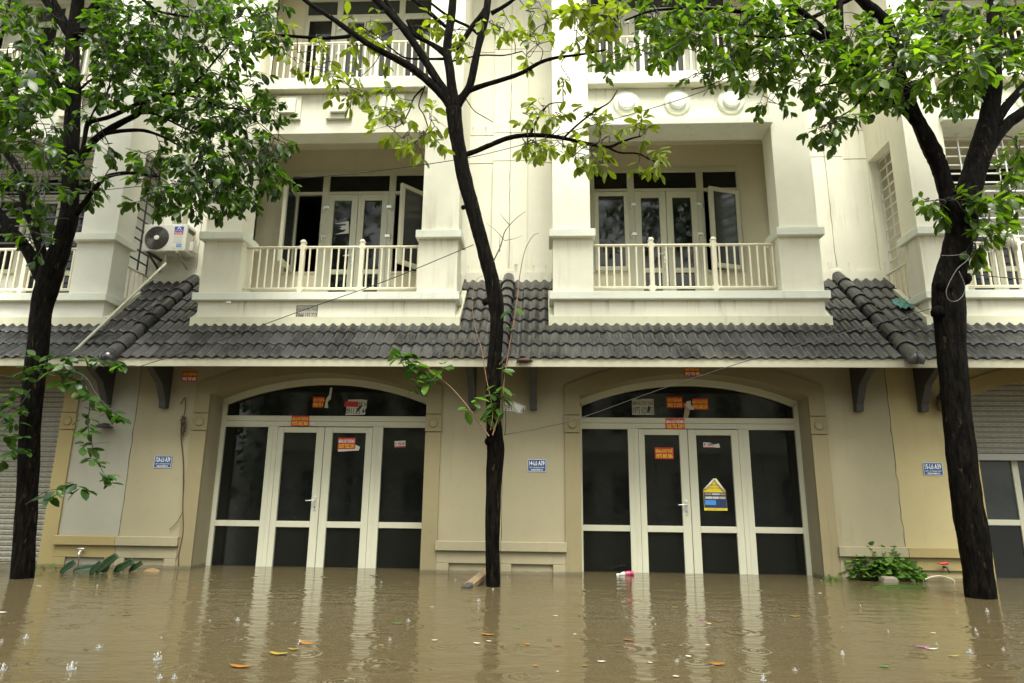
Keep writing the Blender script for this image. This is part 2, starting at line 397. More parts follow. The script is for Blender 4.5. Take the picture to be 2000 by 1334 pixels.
def loggia_door(root, zf, style, arched=False):
    """door set of a loggia: transoms, two leaves, two side casements"""
    y0, y1, yg = 1.03, 1.10, 1.07
    zt = zf + 2.305; zs = zf + .78; top = zf + 2.775
    f = MB()
    f.box(-1.32, -1.26, y0, y1, zs-.0, top); f.box(1.26, 1.32, y0, y1, zs, top)
    f.box(-1.26, 1.26, y0, y1, top-.095, top)
    for sx in (-1, 1):
        a, b = sorted((sx*.675, sx*.555)); f.box(a, b, y0, y1, zf, top-.095)
        a, b = sorted((sx*1.26, sx*.675)); f.box(a, b, y0, y1, zt, zt+.055); f.box(a, b, y0, y1, zs, zs+.045)
    f.box(-.555, .555, y0, y1, zt, zt+.055)
    fr = f.build('loggia_frame', M['pvc'], root, .005)
    for a, b in ((-1.26,-.675),(-.555,.555),(.675,1.26)): glass_pane(a-.004, b+.004, zt+.05, top-.09, yg, fr, 'glass_grey' if arched else 'glass')
    # leaves
    for i, (x0, x1, ga, gb) in enumerate(((-.553,-.004,-.44,-.117),(.004,.553,.117,.44))):
        l = MB(); ya, yb = y0-.006, y1-.02
        l.box(x0, ga, ya, yb, zf+.01, zt-.006); l.box(gb, x1, ya, yb, zf+.01, zt-.006); l.box(ga, gb, ya, yb, zt-.12, zt-.006)
        l.box(ga, gb, ya, yb, zf+.775, zf+.86); l.box(ga, gb, ya, yb, zf+.01, zf+.12)
        lf = l.build('door_leaf', M['pvc'], root, .005)
        gm = 'glass_grey' if arched else 'glass'
        glass_pane(ga-.004, gb+.004, zf+.855, zt-.115, yg, lf, gm); glass_pane(ga-.004, gb+.004, zf+.115, zf+.78, yg, lf, gm)
        hx = -.585 if i == 0 else .585
        for hz in (2.02, 1.46):
            h = MB().box(hx-.055, hx+.055, ya-.022, ya-.001, zf+hz, zf+hz+.05)
            ox = hx-.04 if i == 0 else hx+.04
            h.tube([(ox, ya-.018, zf+hz-.05), (ox, ya-.018, zf+hz+.05)], .014, 8); h.build('hinge', M['metal'], lf)
        if i == 0: handle(lf, -.06, ya, zf+1.07)
    # casements
    for side, ang in style:
        w, h = .60, zt - zs - .05
        c = MB(); frame_rect(c, 0, w, 0, h, -.03, .03, .075)
        hx = side*1.27
        if ang > 60: hx -= side*(.15 if side < 0 else 0)
        o = c.build('casement', M['pvc'], root, .005)
        o.location = (hx, y0-.012, zs+.025); o.rotation_euler = (0, 0, math.radians(-ang) if side < 0 else math.pi + math.radians(ang))
        MB().box(.07, w-.07, -.006, .006, .07, h-.07).build('glass_pane', M['glass_grey'] if ang else M['glass'], o)

def railing(root, zf, u0, u1, posts, y=-.13):
    zt, zb = zf+.825, zf+.13
    m = MB(); m.tube([(u0,y,zt),(u1,y,zt)], .023, 10); m.tube([(u0,y,zb),(u1,y,zb)], .023, 10)
    r = m.build('railing', M['rail'], root)
    first = None
    n = int((u1-u0)/.1165)
    off = posts[0]
    us = [off + k*.1165 for k in range(-12, 24)]
    for uu in us:
        if uu < u0+.05 or uu > u1-.03 or min(abs(uu-p) for p in posts) < .045: continue
        if first is None:
            first = MB().tube([(0,y,zb),(0,y,zt)], .0155, 8, False).build('baluster', M['rail'], r); first.location = (uu,0,0)
        else: dup(first, r, (uu,0,0))
    fp = None
    for p in posts:
        if fp is None:
            q = MB().box(-.034,.034,y-.034,y+.034,zf,zf+.90); q.box(-.042,.042,y-.042,y+.042,zf+.9,zf+.925)
            q.add([(-.04,y-.04,zf+.925),(.04,y-.04,zf+.925),(.04,y+.04,zf+.925),(-.04,y+.04,zf+.925),(-.02,y-.02,zf+.955),(.02,y-.02,zf+.955),(.02,y+.02,zf+.955),(-.02,y+.02,zf+.955)],
                  [(0,1,5,4),(1,2,6,5),(2,3,7,6),(3,0,4,7),(4,5,6,7)])
            for zz in (zt, zb): q.box(-.055,.055,y-.03,y+.03,zz-.03,zz+.03)
            fp = q.build('railing_post', M['rail'], r, .004); fp.location = (p,0,0)
        else: dup(fp, r, (p,0,0))
    return r
def side_railing(root, side, zf):
    x = side*1.93; m = MB(); y0, y1 = .115, .905
    for z in (zf+.66, zf+.10): m.tube([(x,y0,z),(x,y1,z)], .02, 8)
    for k in range(6):
        y = y0+.1+k*.12; m.tube([(x,y,zf+.1),(x,y,zf+.66)], .0145, 8, False)
    m.build('side_railing', M['rail'], root)
def side_grille(root, side, zf, mat, n=11):
    x = side*1.86; m = MB(); z0, z1 = zf+.70, zf+2.72
    m.box(x-.012,x+.012,.13,.16,z0,z1); m.box(x-.012,x+.012,.86,.885,z0,z1); m.box(x-.011,x+.011,.60,.62,z0,z1)
    for k in range(n+1):
        z = z0+(z1-z0)*k/n; m.box(x-.009,x+.009,.16,.86,z-.012,z+.012)
    m.build('side_window_grille', mat, root)
def front_grille(root, zf, mat):
    m = MB(); y = .0; z0, z1 = zf+.98, zf+2.76
    k = 0; z = z1-.10
    while z > z0: m.box(-1.43, 1.43, y-.011, y+.011, z-.011, z+.011); z -= .152
    for x in (-1.05,-.47,-.36,.36,.47,1.05):
        m.box(x-.012, x+.012, y-.024, y-.0115, z0-.15, z1)
    m.build('window_grille', mat, root)

def tile_roof(root, missing=()):
    """seven lapped courses of double-wave tiles"""
    n = 8; pitch = PW/36; m = MB(); step = .272; ny = Vector((0, -SL, 1)).normalized(); L = math.hypot(1, SL)
    def h(u):
        t = ((u/pitch) % 1.0); w = .018*math.cos(2*math.pi*t)
        return w + (.004 if ((u/(2*pitch)) % 1.0) > .93 else 0)
    for c in range(7):
        ya = -1.04 + c*step; yb = ya + step + .02
        if c == 6: yb = .93
        for wv in range(36):
            uc = (wv+.5)*pitch - HP
            if wv % 2 == 0: jit = random.uniform(-.004, .004); lift = .026 + random.uniform(-.003, .003)
            if abs(uc) < 1.93 and ya > -.34: continue
            if any(c == mc and abs(uc-mu) < .09 for mc, mu in missing): continue
            us = [wv*pitch - HP + pitch*k/n for k in range(n+1)]
            ytop = yb if not (abs(uc) < 1.93 and yb > -.2) else -.22
            rows = []
            for (y, off) in ((ya+.004, lift-.024), (ya, lift), (ya+.012, lift+.003), ((ya+ytop)/2, lift*.5+.003), (ytop, .004)):
                rows.append([Vector((u, y+jit, roof_z(y))) + ny*(off + h(u)) for u in us])
            vs = [p for r in rows for p in r]; w_ = n+1
            m.add(vs, [(i*w_+k, i*w_+k+1, (i+1)*w_+k+1, (i+1)*w_+k) for i in range(4) for k in range(n)], True)
    r = m.build('tiled_awning', M['tile'], root)
    es = r.modifiers.new('split', 'EDGE_SPLIT'); es.split_angle = math.radians(55)
    return r
def ridge(parent, u):
    m = MB(); d = Vector((0,1,SL)).normalized(); n_ = Vector((0,-SL,1)).normalized()
    base = Vector((u,-1.10,roof_z(-1.10))) + n_*.035; L = 2.70; seg = 9; l = L/seg
    ang = [math.pi*(-.08 + 1.16*k/12) for k in range(13)]
    for s in range(seg):
        r0, r1 = .108, .094
        prof = [(0, r0+.006), (.0, r0+.010), (.03, r0+.010), (.031, r0), (l*.6, r0*.95), (l+.02, r1)]
        vs = []
        for t, r in prof:
            p = base + d*(s*l + t)
            vs += [p + Vector((1,0,0))*math.cos(a)*r + n_*math.sin(a)*r for a in ang]
        m.add(vs, [(i*13+k, i*13+k+1, (i+1)*13+k+1, (i+1)*13+k) for i in range(5) for k in range(12)], True)
    # rounded end
    vs = []
    for q in range(6):
        b = math.pi/2*q/5
        p = base - d*(math.sin(b)*.10)
        vs += [p + Vector((1,0,0))*math.cos(a)*.117*math.cos(b) + n_*math.sin(a)*.117*math.cos(b) for a in ang]
    m.add(vs, [(i*13+k+1, i*13+k, (i+1)*13+k, (i+1)*13+k+1) for i in range(5) for k in range(12)], True)
    o = m.build('ridge_cap', M['ridge'], parent); es = o.modifiers.new('split','EDGE_SPLIT'); es.split_angle = math.radians(50)
    mo = MB().sphere((u, YR-.02, roof_z(YR)+.07), (.20,.05,.13), 12); mo.build('mortar', M['band'], parent)

def crack(root, u, y, z0, z1, r=.004):
    m = MB(); n = int((z1-z0)/.12); m.tube([(u+random.gauss(0,.006), y-.001, z0+(z1-z0)*i/n) for i in range(n+1)], [r*random.uniform(.4,1.2) for i in range(n+1)], 4, False)
    m.build('crack', M['s_crack'], root)
M['s_crack'] = plain('crack_line', (.03,.025,.018), .9)  # dark tone of the hairline crack along the party line
def bracket(root, u):
    z0, z1 = 2.28, 2.93; y = -.30
    poly = [(y, z0), (y-.10, z0), (y-.115, z0+.10), (y-.135, z0+.13), (y-.27, z0+.36), (y-.60, z0+.56), (y-.60, z0+.63), (y-.1, z1+.12), (y, z1+.12)]
    MB().prism_x(poly, u-.052, u+.052).build('eave_bracket', M['bracket'], root, .008)

def townhouse(xc, label, ground, trim, frieze, door, upper='cream', missing=(), style=(), grille=None, sill_z=.305, has_ridge=True, side_left=False):
    root = empty('townhouse', (xc, 0, 0), label, 'house')
    up, tr = M[upper], M['trim']; e = .0015
    # ground storey
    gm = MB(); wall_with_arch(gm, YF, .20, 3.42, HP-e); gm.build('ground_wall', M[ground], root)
    sm = MB()
    for sx in (-1, 1):
        a, b = sorted((sx*1.64, sx*1.865))
        sm.box(a, b, YF-.03, YF+.02, -.4, 1.950); sm.box(a, b, YF-.03, YF+.02, 2.222, 2.50)
    A = arc(1.865, OUT_ZC, OUT_R, 28); B = arc(1.64, IN_ZC, IN_R-.0, 28)
    for k in range(28): sm.prism_y([B[k+1], B[k], A[k], A[k+1]], YF-.03, YF+.02)
    for sx in (-1, 1):
        a, b = sorted((sx*1.64, sx*1.865)); sm.prism_y([(a, 2.4999), (b, 2.4999)] + ([(b, 2.647), (a, 2.5)] if sx > 0 else [(b, 2.5), (a, 2.647)]), YF-.029, YF+.018)
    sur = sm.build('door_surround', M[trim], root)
    for sx in (-1, 1):
        a, b = sorted((sx*1.635, sx*1.872)); cb = MB().box(a, b, YF-.034, YF+.015, 1.962, 2.21)
        co = cb.build('capital_block', M[trim], sur, .004)
        MB().lathe([(.066,0),(.066,.012),(.055,.022),(.045,.016),(.0,.018)], (sx*1.753, YF-.033, 2.086), (0,-1,0), 24).build('boss', M[trim], sur)
    for sx in (-1, 1):
        lm = MB()
        a, b = sorted((sx*1.85, sx*(HP-e)))
        lm.box(a, b, YF-.08, YF-.001, sill_z, sill_z+.128)
        a, b = sorted((sx*1.866, sx*(HP-e)))
        for (p, q, r_, s_) in ((a, b, .135, sill_z), ):
            lm.box(p, q, YF-.036, YF-.001, r_, s_-.001)
        i0, i1 = sorted((sx*2.04, sx*2.62))
        lm.box(a, i0, YF-.036, YF-.001, -.4, .134); lm.box(i1, b, YF-.036, YF-.001, -.4, .134)
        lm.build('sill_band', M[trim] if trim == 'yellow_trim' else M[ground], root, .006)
    for sx in (-1, 1): bracket(root, sx*2.32)
    if door == 'entrance': entrance(root, 'glass_reflect' if frieze == 'disc' else 'glass')
    elif door == 'shutter': shutter_door(root, -.3, False)
    else: shutter_door(root, 1.735, True)
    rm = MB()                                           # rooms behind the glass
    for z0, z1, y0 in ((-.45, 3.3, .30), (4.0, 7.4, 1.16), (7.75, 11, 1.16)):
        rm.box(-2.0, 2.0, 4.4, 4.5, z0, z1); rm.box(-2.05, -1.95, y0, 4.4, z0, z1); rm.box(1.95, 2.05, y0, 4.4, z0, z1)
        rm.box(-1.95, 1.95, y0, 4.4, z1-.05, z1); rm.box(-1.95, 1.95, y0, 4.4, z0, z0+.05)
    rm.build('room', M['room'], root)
    # awning roof
    tile_roof(root, missing)
    fm = MB(); fm.box(-HP+e, HP-e, -1.025, -.985, 2.795, 2.915)
    fm.build('fascia', M['fascia'], root)
    dk = MB(); dk.prism_x([(-.984, 2.83), (YF-.001, 2.83+SL*.684), (YF-.001, 2.89+SL*.684), (-.984, 2.895)], -HP+e, HP-e)
    for sx in (-1, 1):
        a, b = sorted((sx*2.02, sx*(HP-e))); dk.prism_x([(YF, 2.83+SL*.684), (YR, 2.83+SL*1.894), (YR, 2.89+SL*1.894), (YF, 2.89+SL*.684)], a, b)
    dk.build('roof_deck', M['fascia'], root)
    if has_ridge: ridge(root, HP)
    if has_ridge: crack(root, HP, YF, .44, 3.0); crack(root, HP, YR-.055, 4.9, 9.5, .0035)
    # recessed wall between the bays
    cuts = [4.3, 6.905, 7.465, 9.2, 11.4]
    for sx in (-1, 1):
        wm_ = MB(); pm = MB()
        for z0, z1 in zip(cuts, cuts[1:]):
            a, b = sorted((sx*1.84, sx*2.46)); wm_.box(a, b, YR, YR+.10, z0+.009, z1-.009)
            a, b = sorted((sx*2.46, sx*(HP-.003))); pm.box(a, b, YR-.055, YR+.10, z0+.027, z1+.011)
        a, b = sorted((sx*1.84, sx*(HP-.003))); wm_.box(a, b, YR+.03, YR+.2, 4.2, 11.41)
        a, b = sorted((sx*2.035, sx*(HP-.003))); wm_.box(a, b, YR-.07, YR, 4.3, 4.81)
        wm_.build('recessed_wall', up, root); pm.build('party_pilaster', up, root)
    # bay
    bm_ = MB(); bm_.box(-2.015, 2.015, YF, YR, 3.43, 3.958)
    bm_.box(-2.03, -1.44, 1.06, 1.20, 4.086, 7.4); 
    bm_.build('bay_base', up, root)
    fl = MB(); fl.box(-2.095, 2.095, YF-.035, YF-.001, 3.56, 3.70)
    for sx in (-1, 1):
        a, b = sorted((sx*2.016, sx*2.095)); fl.prism_x([(YF, 3.56), (.45, 4.30), (.45, 4.36), (YF, 3.70)], a, b)
    fl.build('flashing_band', M['band'], root)
    s2 = MB(); s2.box(-2.082, 2.082, -.39, YR-.001, 3.96, 4.083); s2.box(-1.83, 1.83, YR, 1.06, 3.96, 4.083)
    s2.build('balcony_slab', tr, root, .008)
    for sx in (-1, 1):
        pr_ = MB(); cp = MB()
        a, b = sorted((sx*1.41, sx*2.028)); pr_.box(a, b, YF-.004, .115, 4.084, 4.966)
        a, b = sorted((sx*1.445, sx*2.032)); pr_.box(a, b, YF, .11, 4.96, 11.4)
        a, b = sorted((sx*1.372, sx*2.088)); cp.box(a, b, -.392, .19, 4.966, 5.092)
        a, b = sorted((sx*1.835, sx*2.03)); pr_.box(a, b, .111, YR-.001, 6.82, 11.4)     # side wall above the opening
        pr_.box(a, b, .87, YR-.001, 4.084, 6.82)
        a, b = sorted((sx*1.835, sx*2.029)); pr_.box(a, b, .111, .155, 4.97, 6.82)
        side_railing(root, sx, 4.08)
        side_grille(root, sx, 4.08, M['dark_steel'] if grille == 'dark' else M['steel'])
        pr_.build('bay_pier', up, root); cp.build('pier_cap', tr, root, .008)
    bw = MB()
    for zf, zt, dz in ((4.083, 7.64, 6.86), (7.84, 11.4, 10.62)):
        for sx in (-1, 1):
            a, b = sorted((sx*1.32, sx*1.834)); bw.box(a, b, 1.05, 1.16, zf, zt)
            a, b = sorted((sx*.675, sx*1.32)); bw.box(a, b, 1.05, 1.16, zf, zf+.78)
        bw.box(-1.32, 1.32, 1.05, 1.16, dz, zt)
    bw.box(-1.834, 1.834, .13, 1.05, 7.30, 7.40)
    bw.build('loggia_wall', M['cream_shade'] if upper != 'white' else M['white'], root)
    # beam, frieze, upper slab
    fz = MB()
    if frieze == 'disc':
        fz.box(-1.444, 1.444, -.20, .13, 6.985, 7.64)
        fz.build('frieze', up, root)
        MB().box(-1.46, 1.46, -.388, .135, 6.862, 6.984).build('lintel', tr, root, .008)
        for k, ux in enumerate((-.816, .014, .876)):
            d = MB(); d.lathe([(.215,0),(.215,.03),(.20,.045),(.141,.048),(.141,.085),(.128,.098),(.0,.10)], (ux, -.199, 7.36), (0,-1,0), 40)
            o = d.build('rosette', M['trim'], root); es = o.modifiers.new('split','EDGE_SPLIT'); es.split_angle = math.radians(40)
    else:
        fz.box(-1.444, 1.444, -.20, .13, 6.90, 7.64); fz.build('frieze', up, root)
        for ux in (-.91, -.04, .83):
            q = MB().box(ux-.215, ux+.215, -.255, -.199, 7.14, 7.57); q.box(ux-.14, ux+.14, -.31, -.2555, 7.23, 7.50)
            q.build('square_plate', M['cream'], root, .006)
    us = MB().box(-1.443, 1.443, -.345, 1.05, 7.642, 7.838); us.build('upper_balcony_slab', up, root, .008)
    # parapet and roof over the upper storey
    tp = MB().box(-HP+.004, HP-.004, -.42, 5.0, 11.42, 11.75); tp.box(-HP+.01, HP-.01, 4.6, 5.0, -.4, 11.41); tp.box(-1.834, 1.834, -.25, 1.05, 10.75, 11.0)
    tp.build('roof_slab', up, root)
    # openings
    loggia_door(root, 4.083, style)
    railing(root, 4.083, -1.418, 1.418, (-.490, .472))
    loggia_door(root, 7.84, ((-1, 0), (1, 0)), True)
    railing(root, 7.84, -1.44, 1.44, (-.52, .508))
    if grille: front_grille(root, 4.083, M['dark_steel'] if grille == 'dark' else M['steel'])
    return root
XA, XB, XL, XR = -3.357, 2.18, -8.894, 7.717
hL = townhouse(XL, 'end house at far left with closed grey roller shutter and dark window bars', 'ground_white', 'yellow_trim', 'square', 'shutter', 'white', grille='dark', style=((-1,0),(1,0)))
hA = townhouse(XA, 'cream townhouse with square frieze plates and both balcony casements swung open', 'ground_tan', 'tan_trim', 'square', 'entrance', style=((-1,89),(1,50)))
hB = townhouse(XB, 'cream townhouse with three round rosettes on its frieze and a poster on the door', 'ground_tan', 'tan_trim', 'disc', 'entrance', style=((-1,0),(1,20)), missing=())
hR = townhouse(XR, 'ochre house at right with half raised roller shutter and white window bars', 'ground_yellow', 'yellow_trim', 'disc', 'half', grille='light', style=((-1,0),(1,0)), has_ridge=False)

# ------------------------------------------------------------------ trees
def cdepth(p): return -(R3.transposed() @ (Vector(p) - CAM)).z
class Leaves:
    def __init__(s): s.p = []; s.d = []; s.n = []; s.s = []; s.w = []
    def add(s, p, d, n, size, w): s.p.append(tuple(p)); s.d.append(tuple(d)); s.n.append(tuple(n)); s.s.append(size); s.w.append(w)
    def build(s, name, mat, parent, origin):
        P, D, N = (np.array(a, float) for a in (s.p, s.d, s.n)); L = np.array(s.s)[:, None]; Wd = np.array(s.w)[:, None]
        D /= np.linalg.norm(D, axis=1, keepdims=True)
        B = np.cross(D, N); B /= np.linalg.norm(B, axis=1, keepdims=True)+1e-9; N = np.cross(B, D)
        k = len(P); rs = np.random.default_rng(len(P))
        curl = rs.uniform(.02, .30, (k, 1)); fold = rs.uniform(.05, .32, (k, 1)); tw = rs.uniform(-.10, .10, (k, 1))
        def mid(t): return P + D*L*t - N*L*curl*t*t + B*L*tw*t*t
        st = [(.22, .27), (.52, .47), (.80, .36)]
        V = [mid(np.array([[0.]]))]
        for t, ww in st:
            c = mid(np.array([[t]]))
            V += [c, c + B*L*Wd*ww + N*L*Wd*fold*ww*1.2, c - B*L*Wd*ww + N*L*Wd*fold*ww*1.2]
        V.append(mid(np.array([[1.]])))
        V = np.stack(V, 1) - np.array(origin)           # k x 11 x 3
        F3 = np.array([(0,1,2),(0,3,1),(7,10,8),(7,9,10)]); F4 = np.array([(1,4,5,2),(1,3,6,4),(4,7,8,5),(4,6,9,7)])
        off = (np.arange(k)*11)[:, None, None]
        f3 = (F3[None]+off).reshape(-1, 3); f4 = (F4[None]+off).reshape(-1, 4)
        me = bpy.data.meshes.new(name); me.vertices.add(k*11); me.vertices.foreach_set('co', V.reshape(-1).astype('f'))
        me.loops.add(f3.size+f4.size); me.loops.foreach_set('vertex_index', np.concatenate([f3.ravel(), f4.ravel()]).astype('i'))
        nf = len(f3)+len(f4); me.polygons.add(nf)
        me.polygons.foreach_set('loop_start', np.concatenate([np.arange(len(f3))*3, len(f3)*3+np.arange(len(f4))*4]).astype('i'))
        me.polygons.foreach_set('use_smooth', np.ones(nf, bool)); me.update(calc_edges=True); me.validate()
        o = bpy.data.objects.new(name, me); COL.objects.link(o); me.materials.append(mat); o.parent = parent; return o

def rosette_sprig(tw, lv, p0, d, length, size, nl, droop=.5):
    """a thin shoot with alternate leaves and a fan of leaves at its tip"""
    d = Vector(d).normalized(); pts = []; q = Vector(p0); dd = d.copy(); n = 5
    for i in range(n+1):
        pts.append(q.copy()); dd = (dd + Vector((random.gauss(0,.10), random.gauss(0,.10), random.gauss(0,.06)-.05))).normalized(); q = q + dd*(length/n)
    tw.tube(pts, [.0045 - .003*i/n for i in range(n+1)], 4, False)
    for k in range(nl):
        t = .25 + .75*(k+1)/nl if k < nl-4 else 1.0
        i = min(n-1, int(t*n)); p = pts[i].lerp(pts[i+1], t*n-i) if t < 1 else pts[-1]
        ax = (pts[min(i+1,n)] - pts[i]).normalized()
        side = ax.orthogonal(); side.rotate(Matrix.Rotation(random.uniform(0, 6.28), 3, ax)); side.z *= .45
        ld = (ax*random.uniform(.25, .95) + side.normalized()*random.uniform(.5, 1.1) + Vector((0,0,-droop*random.uniform(.3, 1.5)))).normalized()
        nn = (Vector((random.gauss(0,.45), random.gauss(0,.45), 1.0)))
        s = size*random.triangular(.45, 1.35, .95)
        st = p + ld*.012
        lv.add(st, ld, nn, s, random.uniform(.86, 1.08)*.50)

RS = [1.0]
def limb_world(spec, ydef):
    out = []
    for q in spec:
        px, py, r = q[:3]; Y = q[3] if len(q) > 3 else ydef
        p = bp(px, py, Y=Y); out.append((p, r*RS[0]*cdepth(p)/FPX))
    return out
def smooth_limb(spec, ydef, k=5):
    spec = list(spec)
    if spec[-1][1] < -8:                 # limbs that leave the frame go on and taper out above it
        a, b = spec[-2], spec[-1]; dx, dy = b[0]-a[0], b[1]-a[1]; l = math.hypot(dx, dy); dx, dy = dx/l, dy/l
        spec += [(b[0]+dx*70+6, b[1]+dy*70, b[2]*.75), (b[0]+dx*140-8, b[1]+dy*140, b[2]*.5), (b[0]+dx*215, b[1]+dy*215, b[2]*.15)]
    L = limb_world(spec, ydef); c = catmull([(*p, r) for p, r in L], k); return [Vector(a[:3]) for a in c], [float(a[3]) for a in c]

def make_tree(name, label, ydef, trunk, limbs, blobs, leafmat, size, extra=None, seedv=1, sprig_len=(.14,.30), nleaf=(5,8), droop=.5, knobs=(), dens=1.0):
    random.seed(seedv)
    base = bp(trunk[0][0], trunk[0][1], Z=0); root = empty(name, base, label, 'tree'); org = Vector(base)
    samples = []
    tb = MB(); pts, rs = smooth_limb([(trunk[0][0], trunk[0][1]+14, trunk[0][2])] + list(trunk), ydef, 12)
    # let the trunk dip into the water
    pts[0] = Vector((pts[0].x, pts[0].y, -.5))
    for i in range(len(rs)): rs[i] *= 1 + .012*math.sin(i*.5)
    tb.tube([p - org for p in pts], rs, 26, True, .010, .07); samples += pts[len(pts)//3:]
    for (px, py, r) in knobs:
        p = bp(px, py, Y=ydef-.07); tb.sphere(p - org, r*cdepth(p)/FPX, 8)
    tb.build('trunk', M['bark'], root)
    for sp in limbs:
        m = MB(); p, r = smooth_limb(sp, ydef, 5)
        for i in range(len(r)): r[i] *= random.uniform(.96, 1.04)
        m.tube([a - org for a in p], r, 10, True, .015, .09); m.build('branch', M['bark'], root); samples += p
    tw = MB(); lv = Leaves(); starts = []
    for b in blobs:
        px, py, rx, ry, n = b[:5]; Y = b[5] if len(b) > 5 else ydef; dY = b[6] if len(b) > 6 else .55; sz = b[7] if len(b) > 7 else 1
        for _ in range(int(n*dens + random.random())):
            a = random.uniform(0, 2*math.pi); rr = math.sqrt(random.random())
            starts.append((bp(px + math.cos(a)*rx*rr, py + math.sin(a)*ry*rr, Y=Y + random.uniform(-dY, dY)), sz))
    keyd = lambda s: min((s[0]-q).length for q in samples[::2])
    starts.sort(key=keyd)
    for p0, sz in starts:
        q = min(samples, key=lambda a: (a-p0).length + (.15 if a.z > p0.z+.3 else 0)); gap = (q-p0).length
        out = (p0-q); out = out.normalized() if out.length > 1e-3 else Vector((0,0,1))
        if gap > .04:
            mid = q.lerp(p0, .5) + Vector((random.gauss(0,.06), random.gauss(0,.06), gap*.10))
            tp = [Vector(a) for a in catmull([q, mid, p0], 4)]
            tw.tube([a - org for a in tp], [.005 + min(.011, gap*.008)*(1-i/(len(tp)-1)) for i in range(len(tp))], 5, False)
        samples.append(p0)
        d = out*.7 + Vector((random.gauss(0,.5), random.gauss(0,.5), random.uniform(-.45,.30)))
        n0 = len(lv.p)
        rosette_sprig_o(tw, lv, p0, d, random.uniform(*sprig_len), size*sz, random.randint(*nleaf), droop, org)
    if extra: extra(tw, lv, org)
    tw.build('twigs', M['twig'], root)
    lv.build('crown', leafmat, root, org)
    return root
def rosette_sprig_o(tw, lv, p0, d, length, size, nl, droop, org):
    t2 = MB(); rosette_sprig(t2, lv, p0, d, length, size, nl, droop)
    tw.add([Vector(v)-org for v in t2.v], t2.f, True)

# --- middle tree
TRUNK_M = [(964,1146,15.5),(962,1050,15.5),(964,950,16.5),(968,885,18.5),(966,850,18),(963,800,15.5),(964,740,16),(967,690,15.5),(971,630,15),(968,585,17),(960,545,16),(948,500,15),(935,452,15),(921,400,15.5),(907,350,16),(898,300,15.5),(890,252,15.5),(886,214,17)]
LIMBS_M = [
 [(886,216,13),(868,190,10),(838,160,9),(800,130,8.5),(760,108,7),(722,88,6.5),(685,62,6),(640,30,5),(600,4,4.5),(560,-30,4)],
 [(690,70,4),(650,74,4),(605,73,3.5),(560,70,3),(520,67,2.2),(478,58,1.6)],
 [(884,214,12),(870,180,9.5),(850,150,9),(825,110,8.5),(800,72,8),(770,35,8),(735,0,8),(700,-35,7)],
 [(888,214,13),(884,180,11),(879,140,10),(874,105,9.5),(876,70,9),(882,30,8.5),(888,-30,8)],
 [(887,216,12),(902,192,9.5),(918,165,8.5),(928,120,8),(938,75,8),(948,35,8),(956,-20,7)],
 [(914,178,6),(940,168,5.5),(980,156,5),(1020,142,4.5),(1055,122,4),(1090,112,3.2),(1130,107,2.6),(1180,98,2)],
 [(908,303,6),(930,295,5.5),(958,283,5.5),(995,269,5.2),(1035,264,5),(1075,266,4.5),(1110,272,4),(1150,281,3.6),(1188,287,3.2),(1212,278,2.6),(1232,271,2.2),(1252,266,1.6)],
 [(1186,287,2.4),(1210,298,2),(1246,300,1.8),(1270,312,1.6),(1294,319,1.2)],
 [(1036,264,2.4),(1046,240,2.2),(1060,218,2),(1074,203,1.5),(1100,200,1)],
 [(1100,270,2.4),(1130,242,2.2),(1165,215,1.8),(1190,200,1.5),(1206,176,1)],
 [(875,106,5),(852,90,4.5),(815,72,4.5),(785,45,4),(760,10,4),(740,-20,3.5)],
 [(873,112,5),(850,92,4.5),(812,66,4.2),(795,40,3.6)],
 [(886,98,6),(905,78,6),(922,52,5.5),(938,32,5.5),(947,18,5)],
 [(870,52,4),(845,30,4.5),(818,8,4.5),(790,-15,4)],
 [(940,72,3.5),(915,52,3),(880,35,3),(840,5,2.6)],
 [(868,115,3),(832,115,2.4),(792,113,2),(765,95,1.6),(735,70,1.3),(700,48,1)],
 [(960,26,5),(985,12,4),(1010,-6,3.5)],
 [(826,172,2),(808,192,1.8),(800,215,1.5),(786,240,1.2),(770,250,1)],
 [(830,168,1.8),(818,205,1.4),(828,225,1.3),(838,255,1.2),(842,275,1)],
 [(880,120,2.4),(900,116,1.8),(940,108,1.6),(985,108,1.4),(1020,100,1.1)],
 [(908,190,1.2),(925,215,1),(945,228,1),(962,238,.8)],
]
